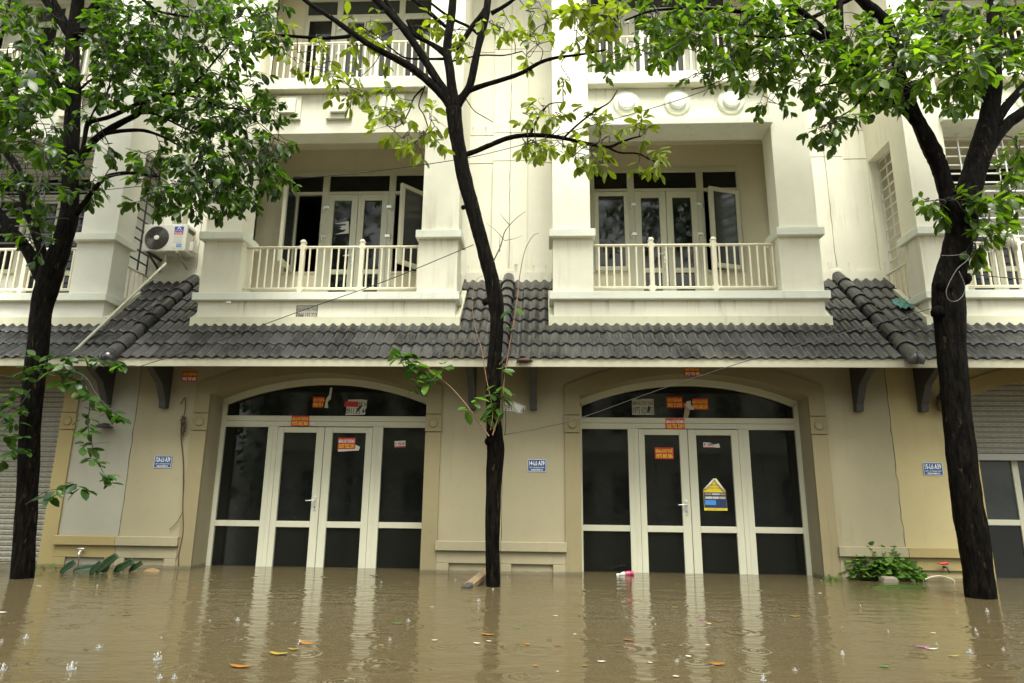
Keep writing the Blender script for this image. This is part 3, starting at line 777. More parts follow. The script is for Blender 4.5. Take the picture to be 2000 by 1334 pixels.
BLOBS_M = [(560,-70,60,40,6),(680,-90,80,50,10),(780,-90,80,60,12),(890,-110,70,60,12),(980,-80,70,50,10),(880,-190,60,40,8),(540,55,20,20,2),(555,78,30,16,3),(600,82,30,14,2),(578,112,14,12,2),(610,128,16,12,2),(640,118,14,16,2),(655,150,18,18,3),(690,160,20,16,3),(682,182,14,10,2),(712,190,16,14,3),(648,118,12,8,1),
 (690,90,20,16,3),(735,50,20,30,4,-1.3),(720,70,24,20,3,-1.2),(668,30,20,14,2),(755,105,10,8,1),
 (770,182,20,12,3),(745,212,16,12,3),(772,226,18,12,4),(795,215,14,12,2),(748,242,14,8,2),(790,258,22,10,3),(825,262,18,12,3),(840,235,16,10,2),(815,285,18,8,3),(852,268,12,12,2),(858,232,10,8,1),
 (850,40,30,20,4),(820,60,18,16,3,-1.2),(900,60,14,24,3,-1.2),(905,90,12,12,2),(975,40,26,20,4),(1000,60,20,14,2),
 (1022,80,12,8,1),(1045,60,20,20,3),(1060,95,14,14,2),(1035,112,16,8,2),(1100,152,12,8,2),(1090,100,14,8,1),(1075,30,20,20,3),(1045,20,24,16,3),
 (1130,50,26,30,7,-2.0,.3,1.15),(1165,60,24,30,7,-2.0,.3,1.15),(1185,20,26,20,6,-2.2,.3,1.2),(1130,15,30,14,6,-2.2,.3,1.2),(1200,105,18,14,3),(1150,95,16,10,2),
 (1045,222,14,10,3),(1062,210,12,10,2),(1080,225,16,10,3),(1035,245,14,10,2),(1040,285,16,10,4),(1052,278,20,8,3),(1092,285,10,12,2),(1068,290,10,8,2),(1085,272,14,8,2),
 (1150,228,12,8,2),(1170,235,14,8,3),(1125,300,14,10,3),(1160,290,16,12,4),(1168,312,12,10,3),(1140,280,14,8,2),(1185,270,16,8,2),(1245,240,14,8,3),(1258,252,10,6,1),(1270,296,14,6,2),(1280,315,12,8,3),(1255,312,8,6,1)]
def extra_m(tw, lv, org):
    def t(pts, r, Y=-1.7):
        P = [bp(a, b, Y=Y) for a, b in pts]; r0 = r*cdepth(P[0])/FPX
        n = 4*(len(P)-1)
        tw.tube([Vector(a)-org for a in catmull(P, 4)], [r0*(1-.75*i/n) for i in range(n+1)], 5, False)
    for pts, r in (([(963,512),(978,480),(985,455),(995,440),(1010,425),(1026,413)],1.40),([(984,468),(970,452),(950,436)],0.70),([(985,470),(1005,466),(1020,460)],0.70),([(996,440),(985,428),(976,415)],.9),([(976,492),(976,475),(977,456)],.8)): t(pts, r)
# young shoots sprouting from the knot low on the middle trunk are part of that tree
RS[0] = .90
MID = make_tree('street_tree', 'slender middle tree with sparse olive yellow leaves and bare twigs', -1.62, TRUNK_M, LIMBS_M, BLOBS_M, M['leaf_mid'], .162, extra_m, 11, (.10,.20), (4,7), .5, dens=1.35,
                knobs=((955,862,9),(957,848,7),(905,405,5),(948,590,7)))
def shoot(root, paths, leaves, mat, lmat, size, Y, seedv):
    random.seed(seedv); org = root.location; tw = MB(); lv = Leaves()
    for pts, r in paths:
        P = [bp(*q[:2], Y=q[2] if len(q) > 2 else Y) for q in pts]; r0 = r*cdepth(P[0])/FPX; n = 5*(len(P)-1)
        tw.tube([Vector(a)-org for a in catmull(P, 5)], [r0*(1-.6*i/n) for i in range(n+1)], 6, False)
    for q in leaves:
        px, py, n = q[:3]; p = bp(px, py, Y=Y+random.uniform(-.06,.06))
        for k in range(n+1):
            a = random.uniform(0, 6.28); ld = Vector((math.cos(a), math.sin(a)*.7, random.uniform(-.8, .15)))
            lv.add(p + Vector((random.gauss(0,.02),random.gauss(0,.02),random.gauss(0,.02))), ld, Vector((random.gauss(0,.4), random.gauss(-.2,.4), 1)), size*random.uniform(.6,1.15), random.uniform(.46,.60))
    tw.build('young_shoot', mat, root); lv.build('shoot_leaves', lmat, root, org)
shoot(MID, [([(955,852),(935,825),(910,790),(880,756),(848,730),(815,705),(790,690)],1.54),([(962,850),(980,790),(985,740),(996,670),(1008,600),(1015,540),(1025,490),(1040,462),(1052,455)],1.54),([(958,840),(962,800),(950,740),(940,680),(928,640),(922,590),(930,548),(945,538)],1.12),([(975,712),(985,700),(992,690)],0.70)],
      [(770,683,3),(785,692,4),(800,690,4),(792,712,4),(812,715,5),(828,722,4),(815,740,5),(805,760,3),(838,738,4),(862,718,3),(800,705,3),(848,730,2),(925,785,2),(912,800,2),(965,770,3),(975,755,2),(982,772,3),(970,790,3),(958,800,2),(945,815,2),(980,722,2),(975,800,2),(990,640,1),(1000,600,1),(965,810,2)],
      M['shoot'], M['leaf_low'], .19, -1.9, 4)

# --- left tree
TRUNK_L = [(43,1128,24),(48,1050,23),(54,950,22),(58,850,22),(66,750,22.5),(74,680,22.5),(80,610,23),(92,560,26),(104,522,25),(120,478,21),(134,425,20),(138,360,18),(139,300,17),(141,240,16.5),(143,180,16),(141,120,15),(142,70,14.5),(150,20,13),(158,-30,12)]
LIMBS_L = [
 [(88,558,16),(70,520,14),(48,480,13),(22,450,13),(0,420,12),(-40,370,11)],
 [(92,545,12),(84,500,11),(68,450,10),(52,400,10),(40,350,10),(28,320,9),(5,290,8),(-25,260,7)],
 [(138,70,12),(118,40,9.5),(92,5,8.5),(65,-35,8)],
 [(136,60,9),(118,25,7),(100,-10,6)],
 [(146,75,13),(165,40,12),(188,12,11),(205,-30,10)],
 [(140,335,9),(158,310,8.5),(178,280,8),(205,258,7.5),(240,238,7),(272,220,6),(285,190,4.5),(292,170,3.5)],
 [(272,220,4.5),(300,222,3),(330,235,2.5),(360,250,2.2),(395,262,2)],
 [(150,330,5.5),(162,290,5),(170,245,5),(178,238,5),(215,228,5),(250,212,5),(285,196,4.8),(320,186,4.4),(360,184,4),(395,195,3),(430,208,2.5),(470,215,2),(505,240,1.6)],
 [(362,183,3.2),(380,162,2.8),(402,140,2.4),(428,108,2),(455,78,1.6),(470,62,1.2)],
 [(200,262,5),(235,256,4.5),(280,255,4),(320,268,3),(352,285,2.4),(380,290,2)],
 [(148,418,7),(168,392,6),(188,365,5),(210,345,5),(245,338,4.5),(275,340,3.5),(310,345,2.5)],
 [(170,244,2.2),(190,205,2),(208,185,1.6),(215,160,1.4),(225,120,1.2)],
 [(140,205,6),(118,170,5.5),(92,120,5),(70,70,4.5),(45,20,4)],
 [(290,8,3.5),(315,40,3),(340,72,2.5),(365,85,2),(400,110,1.6)],
 [(280,0,4),(310,22,3.2),(350,30,2.6),(400,38,2)],
 [(150,180,3),(180,155,2.6),(210,148,2),(250,152,1.6)],
]
BLOBS_L = [(40,-70,80,50,10),(130,-90,80,60,14),(230,-80,80,50,12),(90,-170,70,40,8),(190,-170,70,40,8),(340,-40,70,30,6),(40,40,70,55,16),(60,130,70,60,16),(40,140,60,80,10,-3.0,.5,1.15),(45,210,50,60,14,-3.2,.5,1.2),(60,260,40,40,8,-3.0,.4,1.15),(30,300,40,40,8),(20,345,30,25,4),(100,100,60,50,10),
 (200,60,55,50,14),(215,115,55,40,15),(190,170,45,35,9),(240,150,50,35,11),(270,70,45,50,12),(250,20,50,24,8),(330,50,40,40,7),(300,110,45,40,11),(340,150,45,35,10),(305,195,40,25,6),(265,190,30,25,4),
 (385,60,45,40,9),(390,115,40,30,8),(420,160,40,30,8),(390,185,40,20,6),(350,215,45,25,8),(430,215,40,25,8),(470,200,30,25,5),(475,110,28,25,4),(452,90,20,20,3),(500,160,25,25,3),(500,225,30,35,6),(530,215,20,25,3),
 (400,255,50,22,8),(450,270,45,25,9),(500,280,35,25,6),(535,280,25,22,4),(560,275,14,14,2),(340,275,40,18,5),(300,300,30,20,3),
 (330,335,50,22,9),(390,315,45,22,9),(440,320,45,22,10),(490,335,40,24,7),(530,330,24,24,4),(545,355,12,18,2),(350,365,40,22,7),(410,365,40,22,9),(460,375,35,20,6),(300,345,20,20,3),(320,390,24,16,4),(390,398,35,16,5),(445,400,22,14,3),(490,385,18,14,2),(280,380,16,14,2),
 (420,30,45,30,9),(470,25,40,30,9),(515,20,35,30,8),(540,60,24,24,4),(500,70,20,20,3),(365,20,40,20,6),
 (165,330,24,18,3),(195,345,16,14,2),(180,370,16,16,2),(62,400,30,20,4),(20,370,24,20,3),(90,360,20,24,3),(110,320,20,30,3),(60,460,24,16,3),(100,420,16,20,2),(75,480,10,12,2),
 (170,220,24,18,3),(100,240,20,24,4),(210,290,14,18,2)]
RS[0] = .82
LEFT = make_tree('street_tree', 'dense dark green tree at left with multiple forks by the air conditioner', -1.62, TRUNK_L, LIMBS_L, BLOBS_L, M['leaf_left'], .142, None, 5, (.12,.28), (8,12), .65, dens=1.65)
shoot(LEFT, [([(70,745),(100,728),(130,722),(165,735),(185,765),(205,790),(225,805)],1.54),([(160,735),(175,780),(172,830),(180,870),(195,910),(212,940)],1.12),([(60,760),(40,790),(20,800),(0,830)],1.40),([(75,740),(85,720),(90,700)],1.05),([(50,985),(90,960),(115,955),(150,950)],0.84),([(20,870),(40,880),(55,885)],0.84),([(200,705),(240,712),(270,715)],0.84),([(180,725),(205,708),(228,705)],0.98)],
      [(30,760,5),(50,735,5),(65,722,5),(90,712,5),(105,728,4),(125,712,4),(140,722,5),(150,745,5),(165,758,5),(120,745,4),(180,775,5),(195,790,5),(172,795,4),(205,800,5),(222,808,4),(235,812,3),(165,815,5),(178,830,5),(172,848,5),(182,865,4),(168,875,4),(180,895,4),(192,905,3),(200,925,3),(212,940,4),(215,930,2),(20,790,5),(8,810,5),(30,830,5),(15,850,4),(40,850,4),(25,880,5),(8,900,4),(45,875,3),(45,800,4),(118,958,4),(135,948,3),(150,948,3),(160,955,2),(90,965,2),(110,695,4),(135,700,3),(165,705,3),(190,702,4),(205,708,4),(225,706,4),(240,712,3),(60,690,3),(10,770,4)],
      M['twig'], M['leaf_shade'], .175, -2.0, 9)

# --- right tree
TRUNK_R = [(1916,1168,30),(1908,1100,30),(1899,1040,30.5),(1889,980,30),(1881,920,30),(1875,860,29),(1868,800,28),(1863,740,28),(1859,690,28.5),(1856,640,30),(1852,590,32),(1853,550,31),(1862,515,29),(1872,470,28),(1880,430,30),(1886,398,27),(1896,360,25),(1908,318,24),(1922,272,23),(1932,225,19),(1938,180,18),(1940,120,16),(1941,60,14),(1942,-20,12)]
LIMBS_R = [
 [(1872,430,22),(1856,398,18),(1848,370,17),(1838,335,17),(1826,305,18),(1812,275,18),(1797,245,15),(1785,215,12),(1772,180,11),(1760,150,11),(1752,115,11)],
 [(1812,272,15),(1792,240,12.5),(1765,212,11.5),(1735,190,11),(1706,165,10),(1680,140,9),(1655,115,8.5),(1632,92,8.5)],
 [(1752,130,11),(1748,100,11),(1742,70,11.5),(1732,45,12),(1712,25,12),(1688,5,11),(1660,-25,10)],
 [(1632,94,8.5),(1600,72,7),(1565,52,7),(1530,35,6.5),(1490,27,5.5),(1440,22,4.5),(1390,18,4),(1330,17,3.2),(1270,22,2.6),(1220,40,2)],
 [(1633,92,8),(1615,66,7),(1588,40,6.5),(1560,18,6.5),(1530,-12,6)],
 [(1634,94,7.5),(1641,60,7),(1640,20,7),(1638,-25,6.5)],
 [(1590,64,3.4),(1555,68,3),(1510,73,2.8),(1470,70,2.6),(1430,66,2.4),(1380,58,2),(1330,52,1.8),(1270,48,1.5)],
 [(1910,325,16),(1935,285,13),(1962,248,12),(1990,225,12),(2030,200,12)],
 [(1938,250,11),(1960,215,10),(1985,185,9),(2015,155,9)],
 [(1560,45,4),(1600,28,4.5),(1640,8,5),(1680,-12,5)],
 [(1540,45,2.5),(1560,90,2.2),(1575,120,1.8),(1590,160,1.5)],
 [(1490,75,1.8),(1460,120,1.5),(1430,145,1.4),(1390,165,1.1),(1350,175,1)],
 [(1735,140,4),(1690,150,2.6),(1640,160,2),(1600,168,1.6)],
 [(1770,180,4),(1810,150,3),(1850,130,2.4),(1890,118,2)],
 [(1740,60,4),(1790,40,3.2),(1840,30,2.6)],
 [(1700,175,2.4),(1668,210,1.8),(1640,228,1.5),(1615,240,1.2)],
]
BLOBS_R = [(1520,-60,80,40,10),(1650,-80,80,60,14),(1780,-70,90,50,12),(1940,-80,80,60,14),(1640,-180,70,40,8),(1940,-190,70,40,8),(2080,120,60,80,10),(1380,-40,80,30,7),(1260,30,36,28,7),(1310,30,40,30,10),(1370,35,45,32,13),(1430,30,45,30,13),(1490,35,45,32,13),(1550,25,45,28,11),(1310,75,40,24,6),(1255,75,30,22,4),(1360,78,40,24,8),(1430,85,40,26,9),(1490,90,40,28,9),(1545,85,40,28,9),(1600,45,40,36,9),(1600,100,36,30,7),
 (1440,114,34,20,8),(1480,134,32,20,7),(1410,134,26,14,5,-1.62,.4,.8),(1390,140,22,16,5,-1.62,.3,.7),(1360,150,16,12,3,-1.62,.3,.65),(1510,130,30,24,6),(1545,150,28,22,5),(1575,165,28,24,5),(1520,195,16,14,2),(1500,180,14,12,2),(1598,205,14,22,3),(1215,110,20,16,2),(1190,130,18,14,2),(1280,110,24,16,3),
 (1650,50,40,36,9),(1640,130,40,28,9),(1680,140,40,24,9),(1720,120,40,24,9,-2.2),(1700,75,40,34,9),(1740,160,40,22,10,-2.4),(1790,120,45,28,11,-2.4),(1760,90,36,24,7,-2.6,.3,1.15),(1640,175,40,16,7),(1690,180,36,16,7),(1740,185,30,14,6),(1780,165,30,20,5),
 (1790,50,45,36,11),(1850,40,45,36,13),(1830,95,45,28,11),(1880,90,40,28,10),(1860,130,36,18,7),(1900,140,30,16,5),(1930,40,45,40,14),(1985,40,30,40,9),(1970,100,36,32,9),(1930,110,30,26,7),(1985,150,24,20,4),(1895,118,24,14,4,-2.8,.2,1.3),
 (1620,240,16,10,3),(1600,248,14,10,3),(1640,232,14,8,2),(1625,262,8,8,1),(1870,160,18,14,4),(1885,185,18,16,5),(1905,175,14,14,3),(1870,200,12,12,2),(1962,200,10,8,2,-1.62,.1,.6),
 (1815,398,22,8,3,-2.0,.2),(1845,392,24,8,4,-2.0,.2),(1880,392,24,8,4,-2.0,.2),(1910,395,20,10,4,-2.0,.2),(1925,425,18,14,4,-1.9,.2),(1915,455,18,16,4,-1.9,.2),(1935,450,12,14,2,-1.9,.2),(1905,480,12,10,2,-1.9,.2),(1822,415,16,10,2,-2.0,.1),
 (1965,330,20,16,3,-1.4),(1985,310,14,20,3,-1.4),(1975,365,16,18,4,-1.4),(1955,375,14,14,2,-1.4),(1990,270,10,20,2,-1.4),(1965,400,10,10,1,-1.4)]
RS[0] = .88
RIGHT = make_tree('street_tree', 'forked tree at right with thick leaning black trunk and glossy green leaves', -1.85, TRUNK_R, LIMBS_R, BLOBS_R, M['leaf_right'], .150, None, 21, (.12,.28), (7,11), .55, knobs=((1848,560,20),(1866,556,12),(1832,610,14),(1884,545,13)), dens=1.4)

# --- across the street: seen only in the glass and the water, and shading the road
random.seed(3)
opp = empty('townhouse_opposite', (-13.5, -25.5, 0), 'plain cream townhouse on the other side of the flooded street', 'house', 'houses across the street')
b = MB().box(-2.75, 2.75, -6, 0, -.5, 10.5); b.box(-2.9, 2.9, -6.1, .25, 10.5, 10.9); b.box(-2.7, 2.7, .001, .5, 3.3, 3.5); b.build('wall', M['cream'], opp)
for z in (.0, 4.2, 7.6):
    for x in (-1.2, 1.2):
        q = MB().box(x-.75, x+.75, .002, .03, z+.1, z+2.4).build('window', M['pvc'], opp); MB().box(x-.66, x+.66, .031, .04, z+.2, z+2.3).build('glass_pane', M['glass_grey'], q)
for k in range(1, 6): c = copy_tree(opp); c.location.x = -13.5 + 5.55*k
for (src, x, y, rz) in ((LEFT, -13.5, -20.5, 175), (RIGHT, -9.0, -20.8, 190), (LEFT, -3.8, -20.3, 160), (MID, 6.6, -20.6, 178), (RIGHT, 15.5, -20.6, 178)):
    c = copy_tree(src); c.location = (x, y, 0); c.rotation_euler = (0, 0, math.radians(rz)); c['label'] = 'street tree standing on the far pavement across the flooded road'; c['group'] = 'trees across the street'
# ------------------------------------------------------------------ notices, plates and other small things
def flat(name, col, rough=.5, var=.05): return plain(name, col, rough, 0, var, 30)
M['s_red'] = flat('red_vinyl', (.46,.014,.010)); M['s_orange'] = flat('orange_red_vinyl', (.56,.04,.008)); M['s_white'] = flat('paper_white', (.52,.51,.46)); M['s_grey'] = flat('stencil_grey', (.40,.385,.31))
M['s_yellow'] = flat('yellow_print', (.75,.56,.02)); M['s_ink'] = flat('black_print', (.012,.012,.012)); M['s_blue'] = flat('enamel_blue', (.018,.052,.15), .3); M['s_lblue'] = flat('light_blue_print', (.06,.25,.62))
M['s_pwhite'] = flat('white_print', (.80,.80,.76)); M['s_tan'] = flat('tan_paper', (.34,.26,.15)); M['s_navy'] = flat('navy_print', (.012,.03,.10)); M['s_pink'] = flat('pink_plastic', (.36,.035,.09), .3)
def lettering(body, mat, x0, x1, z0, z1, y, parent, bold=.0):
    cu = bpy.data.curves.new('lettering', 'FONT'); cu.body = body; cu.size = 1; cu.offset = bold; cu.resolution_u = 2
    ob = bpy.data.objects.new('tmp', cu); COL.objects.link(ob); dg = bpy.context.evaluated_depsgraph_get(); dg.update()
    me = bpy.data.meshes.new_from_object(ob.evaluated_get(dg)); bpy.data.objects.remove(ob); me.name = 'lettering'
    co = np.empty(len(me.vertices)*3, 'f'); me.vertices.foreach_get('co', co); co = co.reshape(-1, 3)
    a, b = co[:, :2].min(0), co[:, :2].max(0); k = (co[:, :2]-a)/np.maximum(b-a, 1e-6)
    out = np.stack([x0 + k[:, 0]*(x1-x0), np.full(len(co), y), z0 + k[:, 1]*(z1-z0)], 1).astype('f')
    me.vertices.foreach_set('co', out.ravel()); me.update()
    o = bpy.data.objects.new('lettering', me); COL.objects.link(o); me.materials.clear(); me.materials.append(mat); o.parent = parent; return o
def ragged(mb, w, h, cuts, y):      # a sheet with a torn outline, thin but real
    mb.prism_y([(x*w, z*h) for x, z in cuts], y-.0015, y)
FULL = [(-.5,-.5),(.5,-.5),(.5,.5),(-.5,.5)]
def notice(px, Y, lines, mat, label, name='rental_notice', outline=None, tilt=0, cat='notice', group='rental notices stuck on the fronts', torn=None, border=None):
    """px = left, top, right, bottom of the sheet in the photograph"""
    x0, y0, x1, y1 = px; c = bp((x0+x1)/2, (y0+y1)/2, Y=Y)
    w = (bp(x1, (y0+y1)/2, Y=Y) - bp(x0, (y0+y1)/2, Y=Y)).x; h = bp((x0+x1)/2, y0, Y=Y).z - bp((x0+x1)/2, y1, Y=Y).z
    root = empty(name, c, label, cat, group); root.rotation_euler = (0, math.radians(tilt), 0)
    m = MB(); ragged(m, w, h, outline or FULL, 0); sh = m.build('sheet', M[mat], root)
    if border:
        b = MB(); t = h*.035
        b.box(-w*.49, w*.49, -.0024, -.0016, h*.46, h*.46+t); b.box(-w*.49, w*.49, -.0024, -.0016, -h*.46-t, -h*.46); b.box(-w*.49, -w*.49+t, -.0024, -.0016, -h*.46, h*.46); b.box(w*.49-t, w*.49, -.0024, -.0016, -h*.46, h*.46)
        b.build('border', M[border], root)
    for body, lm, a, b_, z0, z1, *bo in lines: lettering(body, M[lm], a*w, b_*w, z0*h, z1*h, -.0028, root, bo[0] if bo else .028)
    if torn:
        for cuts, tm in torn:
            m = MB(); ragged(m, w, h, cuts, -.0030); m.build('torn_paper', M[tm], root)
    return root
def two(a, ca, b, cb): return [(a, ca, -.45, .45, .05, .42), (b, cb, -.44, .44, -.42, -.05)]
YG, YW, YS, YFm, YLf = .178, -.301, -.331, .139, .135
notice((355,725,385,745), YW, two('CHO THUÊ NHÀ','s_yellow','0963 930 688','s_pwhite'), 's_red', 'small red notice on the wall left of the left arch, near the eaves bracket')
notice((1336,716,1368,735), YS, two('CHO THUÊ NHÀ','s_yellow','0963 930 688','s_pwhite'), 's_red', 'red notice above the right arch, just beneath the fascia board')
notice((611,775,634,796), YG, [('CHO THUÊ N','s_yellow',-.45,.45,.06,.40),('0963 33 6','s_yellow',-.45,.40,-.40,-.06)], 's_orange', 'torn orange red notice in the middle of the left arch window', outline=[(-.5,-.5),(.35,-.5),(.42,-.1),(.5,.0),(.45,.5),(-.5,.5)])
notice((635,757,649,797), YG, [], 's_white', 'white paper shreds left on the left arch window', 'paper_remnant', outline=[(-.5,-.48),(.05,-.5),(-.1,-.2),(.3,-.05),(.4,.5),(.1,.5),(.05,.15),(-.35,-.05)], cat='paper', group=None)
notice((672,780,718,811), YG, [('0963 688 234','s_pwhite',-.47,.10,.08,.32),('BÊ N','s_ink',.12,.46,.04,.40,.006),('0911.75 44','s_ink',-.42,.46,-.42,-.06,.006)], 's_white', 'white torn notice with a red strip on the left arch window', outline=[(-.42,-.5),(.40,-.46),(.47,.1),(.46,.46),(.2,.5),(-.35,.48),(-.40,.1)], torn=[([(-.5,.05),(.10,.006),(.10,.36),(-.48,.38)],'s_red'),([(.02,-.38),(.2,-.1),(.3,.16),(.16,.06),(.05,-.1)],'s_ink')])
notice((569,812,604,832), YFm, two('BÁN & CHO THUÊ NHÀ','s_yellow','0975 805 806','s_yellow'), 's_red', 'red notice with yellow print on the transom bar of the left door', tilt=0)
notice((605,823,617,831), YFm, [], 's_white', 'small white sticker scrap beside the red notice on the left transom bar', 'sticker_scrap', outline=[(-.5,-.4),(.2,-.5),(.5,.1),(.1,.5),(-.5,.4)], cat='sticker', group=None)
notice((660,855,694,877), YG, two('BÁN & CHO THUÊ NHÀ','s_pwhite','0337 552 291','s_yellow'), 's_red', 'red notice on white scraps on the right leaf of the left door', torn=[([(-.45,-.74),(.72,-.62),(.78,-.30),(.52,-.1),(.50,-.5),(-.48,-.52)],'s_white')])
notice((771,861,792,874), YG, [('P  TEL 09','s_ink',-.42,.42,-.12,.25)], 's_white', 'small white sticker with a red edge on the right pane of the left door', 'door_sticker', tilt=-3, cat='sticker', group=None, torn=[([(-.5,-.5),(.5,-.5),(.5,-.3),(-.5,-.3)],'s_red')])
notice((1234.5,779,1277,810), YG, [('BÁN VÀ CHO THUÊ','s_ink',-.47,.47,.10,.42,.006),('0975 623 555','s_ink',-.48,.48,-.44,-.02,.006)], 's_grey', 'grey notice with black stencil lettering on the right arch window', torn=[([(.18,-.4),(.30,-.3),(.34,-.05),(.26,.1),(.20,-.15)],'s_ink'),([(-.33,.46),(-.18,.5),(-.05,.42),(-.2,.5)],'s_white')])
notice((1302,775,1333,797), YG, two('CHO THUÊ NHÀ','s_yellow','0963 33 6391','s_yellow'), 's_red', 'red notice left of the peeled paper on the right arch window')
notice((1334,783,1356,817), YG, [], 's_tan', 'peeled brown and white paper hanging on the right arch window', 'paper_remnant', outline=[(-.5,-.5),(-.1,-.48),(.05,-.2),(.1,.1),(-.05,.35),(-.3,.25),(-.38,-.1)], cat='paper', group=None, torn=[([(-.3,.25),(.1,.0),(.4,-.02),(.5,.12),(.2,.28),(.25,.5),(-.15,.48)],'s_white'),([(-.48,.2),(-.32,.1),(-.28,.4),(-.45,.42)],'s_orange')])
notice((1352,778.6,1383,800), YG, two('BÁN VÀ CHO THUÊ','s_yellow','0963.688.234','s_yellow'), 's_orange', 'orange red notice right of the peeled paper on the right arch window')
notice((1300,817,1337,838), YFm, two('BÁN & CHO THUÊ NHÀ','s_pwhite','033 755 2291','s_yellow'), 's_red', 'red notice with white print on the transom bar of the right door')
notice((1279,874,1315.5,896.5), YG, two('BÁN & CHO THUÊ','s_yellow','0975 805 806','s_yellow'), 's_red', 'red notice with yellow print on the left leaf of the right door')
notice((1373.5,864,1406,874.5), YG, [('P  090','s_ink',-.45,.10,-.15,.30)], 's_white', 'torn white sticker near the top of the right leaf glass', 'door_sticker', outline=[(-.5,-.5),(.2,-.5),(.5,-.45),(.45,.3),(.15,.1),(-.1,.45),(-.5,.5)], cat='sticker', group=None, torn=[([(-.5,-.5),(.25,-.5),(.2,-.36),(-.5,-.36)],'s_red')])
notice((578,596.5,620.4,624.5), YF-.0015, [('BÁN VÀ CHO THUÊ','s_ink',-.46,.46,.10,.40,.006),('0844 135 222','s_ink',-.46,.46,-.40,-.02,.006)], 's_grey', 'grey stencilled notice on the parapet below the left balcony', border='s_ink')
notice((984,781,1027,807), YW, [('091','s_ink',-.46,-.14,-.30,.12,.006),('0','s_ink',.30,.42,-.40,-.05,.006)], 's_white', 'torn white sign on the wall behind the middle trunk', outline=[(-.5,-.32),(-.05,-.36),(.15,-.5),(.34,-.48),(.5,-.1),(.48,.05),(-.1,.42),(-.5,.38)], torn=[([(-.1,.3),(.4,.0),(.2,-.45),(-.0,-.05)],'s_pwhite')])
notice((652,432,682,458), 1.06, [], 's_white', 'torn white remnants of a notice on the left balcony door', 'paper_remnant', outline=[(-.5,.30),(.45,.5),(.5,-.42),(-.4,-.5),(.2,-.28),(.3,-.1),(.05,-.15),(-.15,-.05),(.05,.0),(-.1,.12),(.3,.2),(.25,.3)], cat='paper', group=None)
# poster on the right leaf of the right door
x0,y0,x1,y1 = 1374,934,1419,997; c = bp(1396.5,965.5,Y=YG); pw = (bp(x1,965,Y=YG)-bp(x0,965,Y=YG)).x; ph = bp(1396,y0,Y=YG).z-bp(1396,y1,Y=YG).z
po = empty('poster', c, 'blue and yellow poster with curled top corners on the right door leaf', 'poster')
m = MB(); ragged(m, pw, ph, [(-.5,-.5),(.5,-.5),(.46,.12),(.10,.5),(.0,.46),(-.06,.48),(-.5,.16)], 0); m.build('sheet', M['s_yellow'], po)
m = MB(); ragged(m, pw, ph, [(-.49,-.42),(.49,-.42),(.455,.06),(-.485,.06)], -.002); m.build('blue_field', M['s_navy'], po)
for (a, b_, z0, z1, mt) in ((-.44,-.16,-.02,.03,'s_tan'),(-.13,.20,-.02,.03,'s_white'),(.22,.42,-.02,.03,'s_tan'),(-.43,-.12,-.14,-.07,'s_white'),(-.10,.16,-.14,-.07,'s_white'),(.18,.44,-.14,-.07,'s_grey'),(-.45,.02,-.33,-.18,'s_lblue'),(.06,.20,-.34,-.19,'s_blue')):
    m = MB(); ragged(m, pw, ph, [(a,z0),(b_,z0),(b_,z1),(a,z1)], -.0032); m.build('printed_picture', M[mt], po)
lettering('1', M['s_pwhite'], .34*pw, .44*pw, -.34*ph, -.18*ph, -.0034, po)
lettering('BÁN NHÀ', M['s_navy'], -.22*pw, .20*pw, .27*ph, .33*ph, -.0024, po); lettering('CHO THUÊ · MUA BÁN', M['s_navy'], -.40*pw, .34*pw, .17*ph, .22*ph, -.0024, po); lettering('LIÊN HỆ NGAY', M['s_navy'], -.40*pw, .40*pw, -.48*ph, -.44*ph, -.0024, po)
for sx in (-1, 1):
    m = MB(); n = 6; A = [Vector((sx*.5*pw if sx < 0 else .46*pw, 0, (.16 if sx < 0 else .12)*ph)), Vector((sx*.05*pw, 0, .49*ph))]; vs = []
    for t in (0, .5, 1):
        p = A[0].lerp(A[1], t); wdt = .13*pw*(.6 if t == 1 else 1)
        for q in range(n+1):
            a = math.pi*1.1*q/n; vs.append(p + Vector((-sx*wdt*(1-math.cos(a))*.5, -.002-.03*math.sin(a), -.012*math.sin(a)*0)))
    m.add(vs, [(i*(n+1)+k, i*(n+1)+k+1, (i+1)*(n+1)+k+1, (i+1)*(n+1)+k) for i in range(2) for k in range(n)], True); o = m.build('curled_corner', M['s_pwhite'], po)
    so_ = o.modifiers.new('thick', 'SOLIDIFY'); so_.thickness = .0012
# enamel house plates
def plate(px, py, no, label):
    c = bp(px, py, Y=YW); r = empty('house_number_plate', c, label, 'house number plate', 'blue house number plates')
    w_, h_ = .272, .182; MB().box(-w_/2, w_/2, -.006, 0, -h_/2, h_/2).build('panel', M['s_blue'], r, .003)
    b = MB(); t = .004; q = .118
    b.box(-.127,.127,-.0072,-.0062,.082,.086); b.box(-.127,.127,-.0072,-.0062,-.086,-.082); b.box(-.131,-.127,-.0072,-.0062,-.086,.086); b.box(.127,.131,-.0072,-.0062,-.086,.086); b.build('border', M['s_pwhite'], r)
    for bx in (-.115,.115):
        for bz in (-.07,.07): pass
    lettering(no, M['s_pwhite'], -.108, .108, .0, .066, -.0075, r, .004)
    lettering('KĐT -LÊ TRỌNG TẤN', M['s_pwhite'], -.105, .105, -.041, -.014, -.0075, r, .006); lettering('GELEXIMCO', M['s_pwhite'], -.085, .085, -.072, -.051, -.0075, r, .008)
plate(318.5, 902, '12A-Lô A39', 'blue enamel plate reading 12A beside the left arched door')
plate(1048.5, 909, '14-Lô A39', 'blue enamel plate reading 14 right of the middle trunk')
plate(1822, 916, '15-Lô A39', 'blue enamel plate reading 15 beside the leaning right trunk')

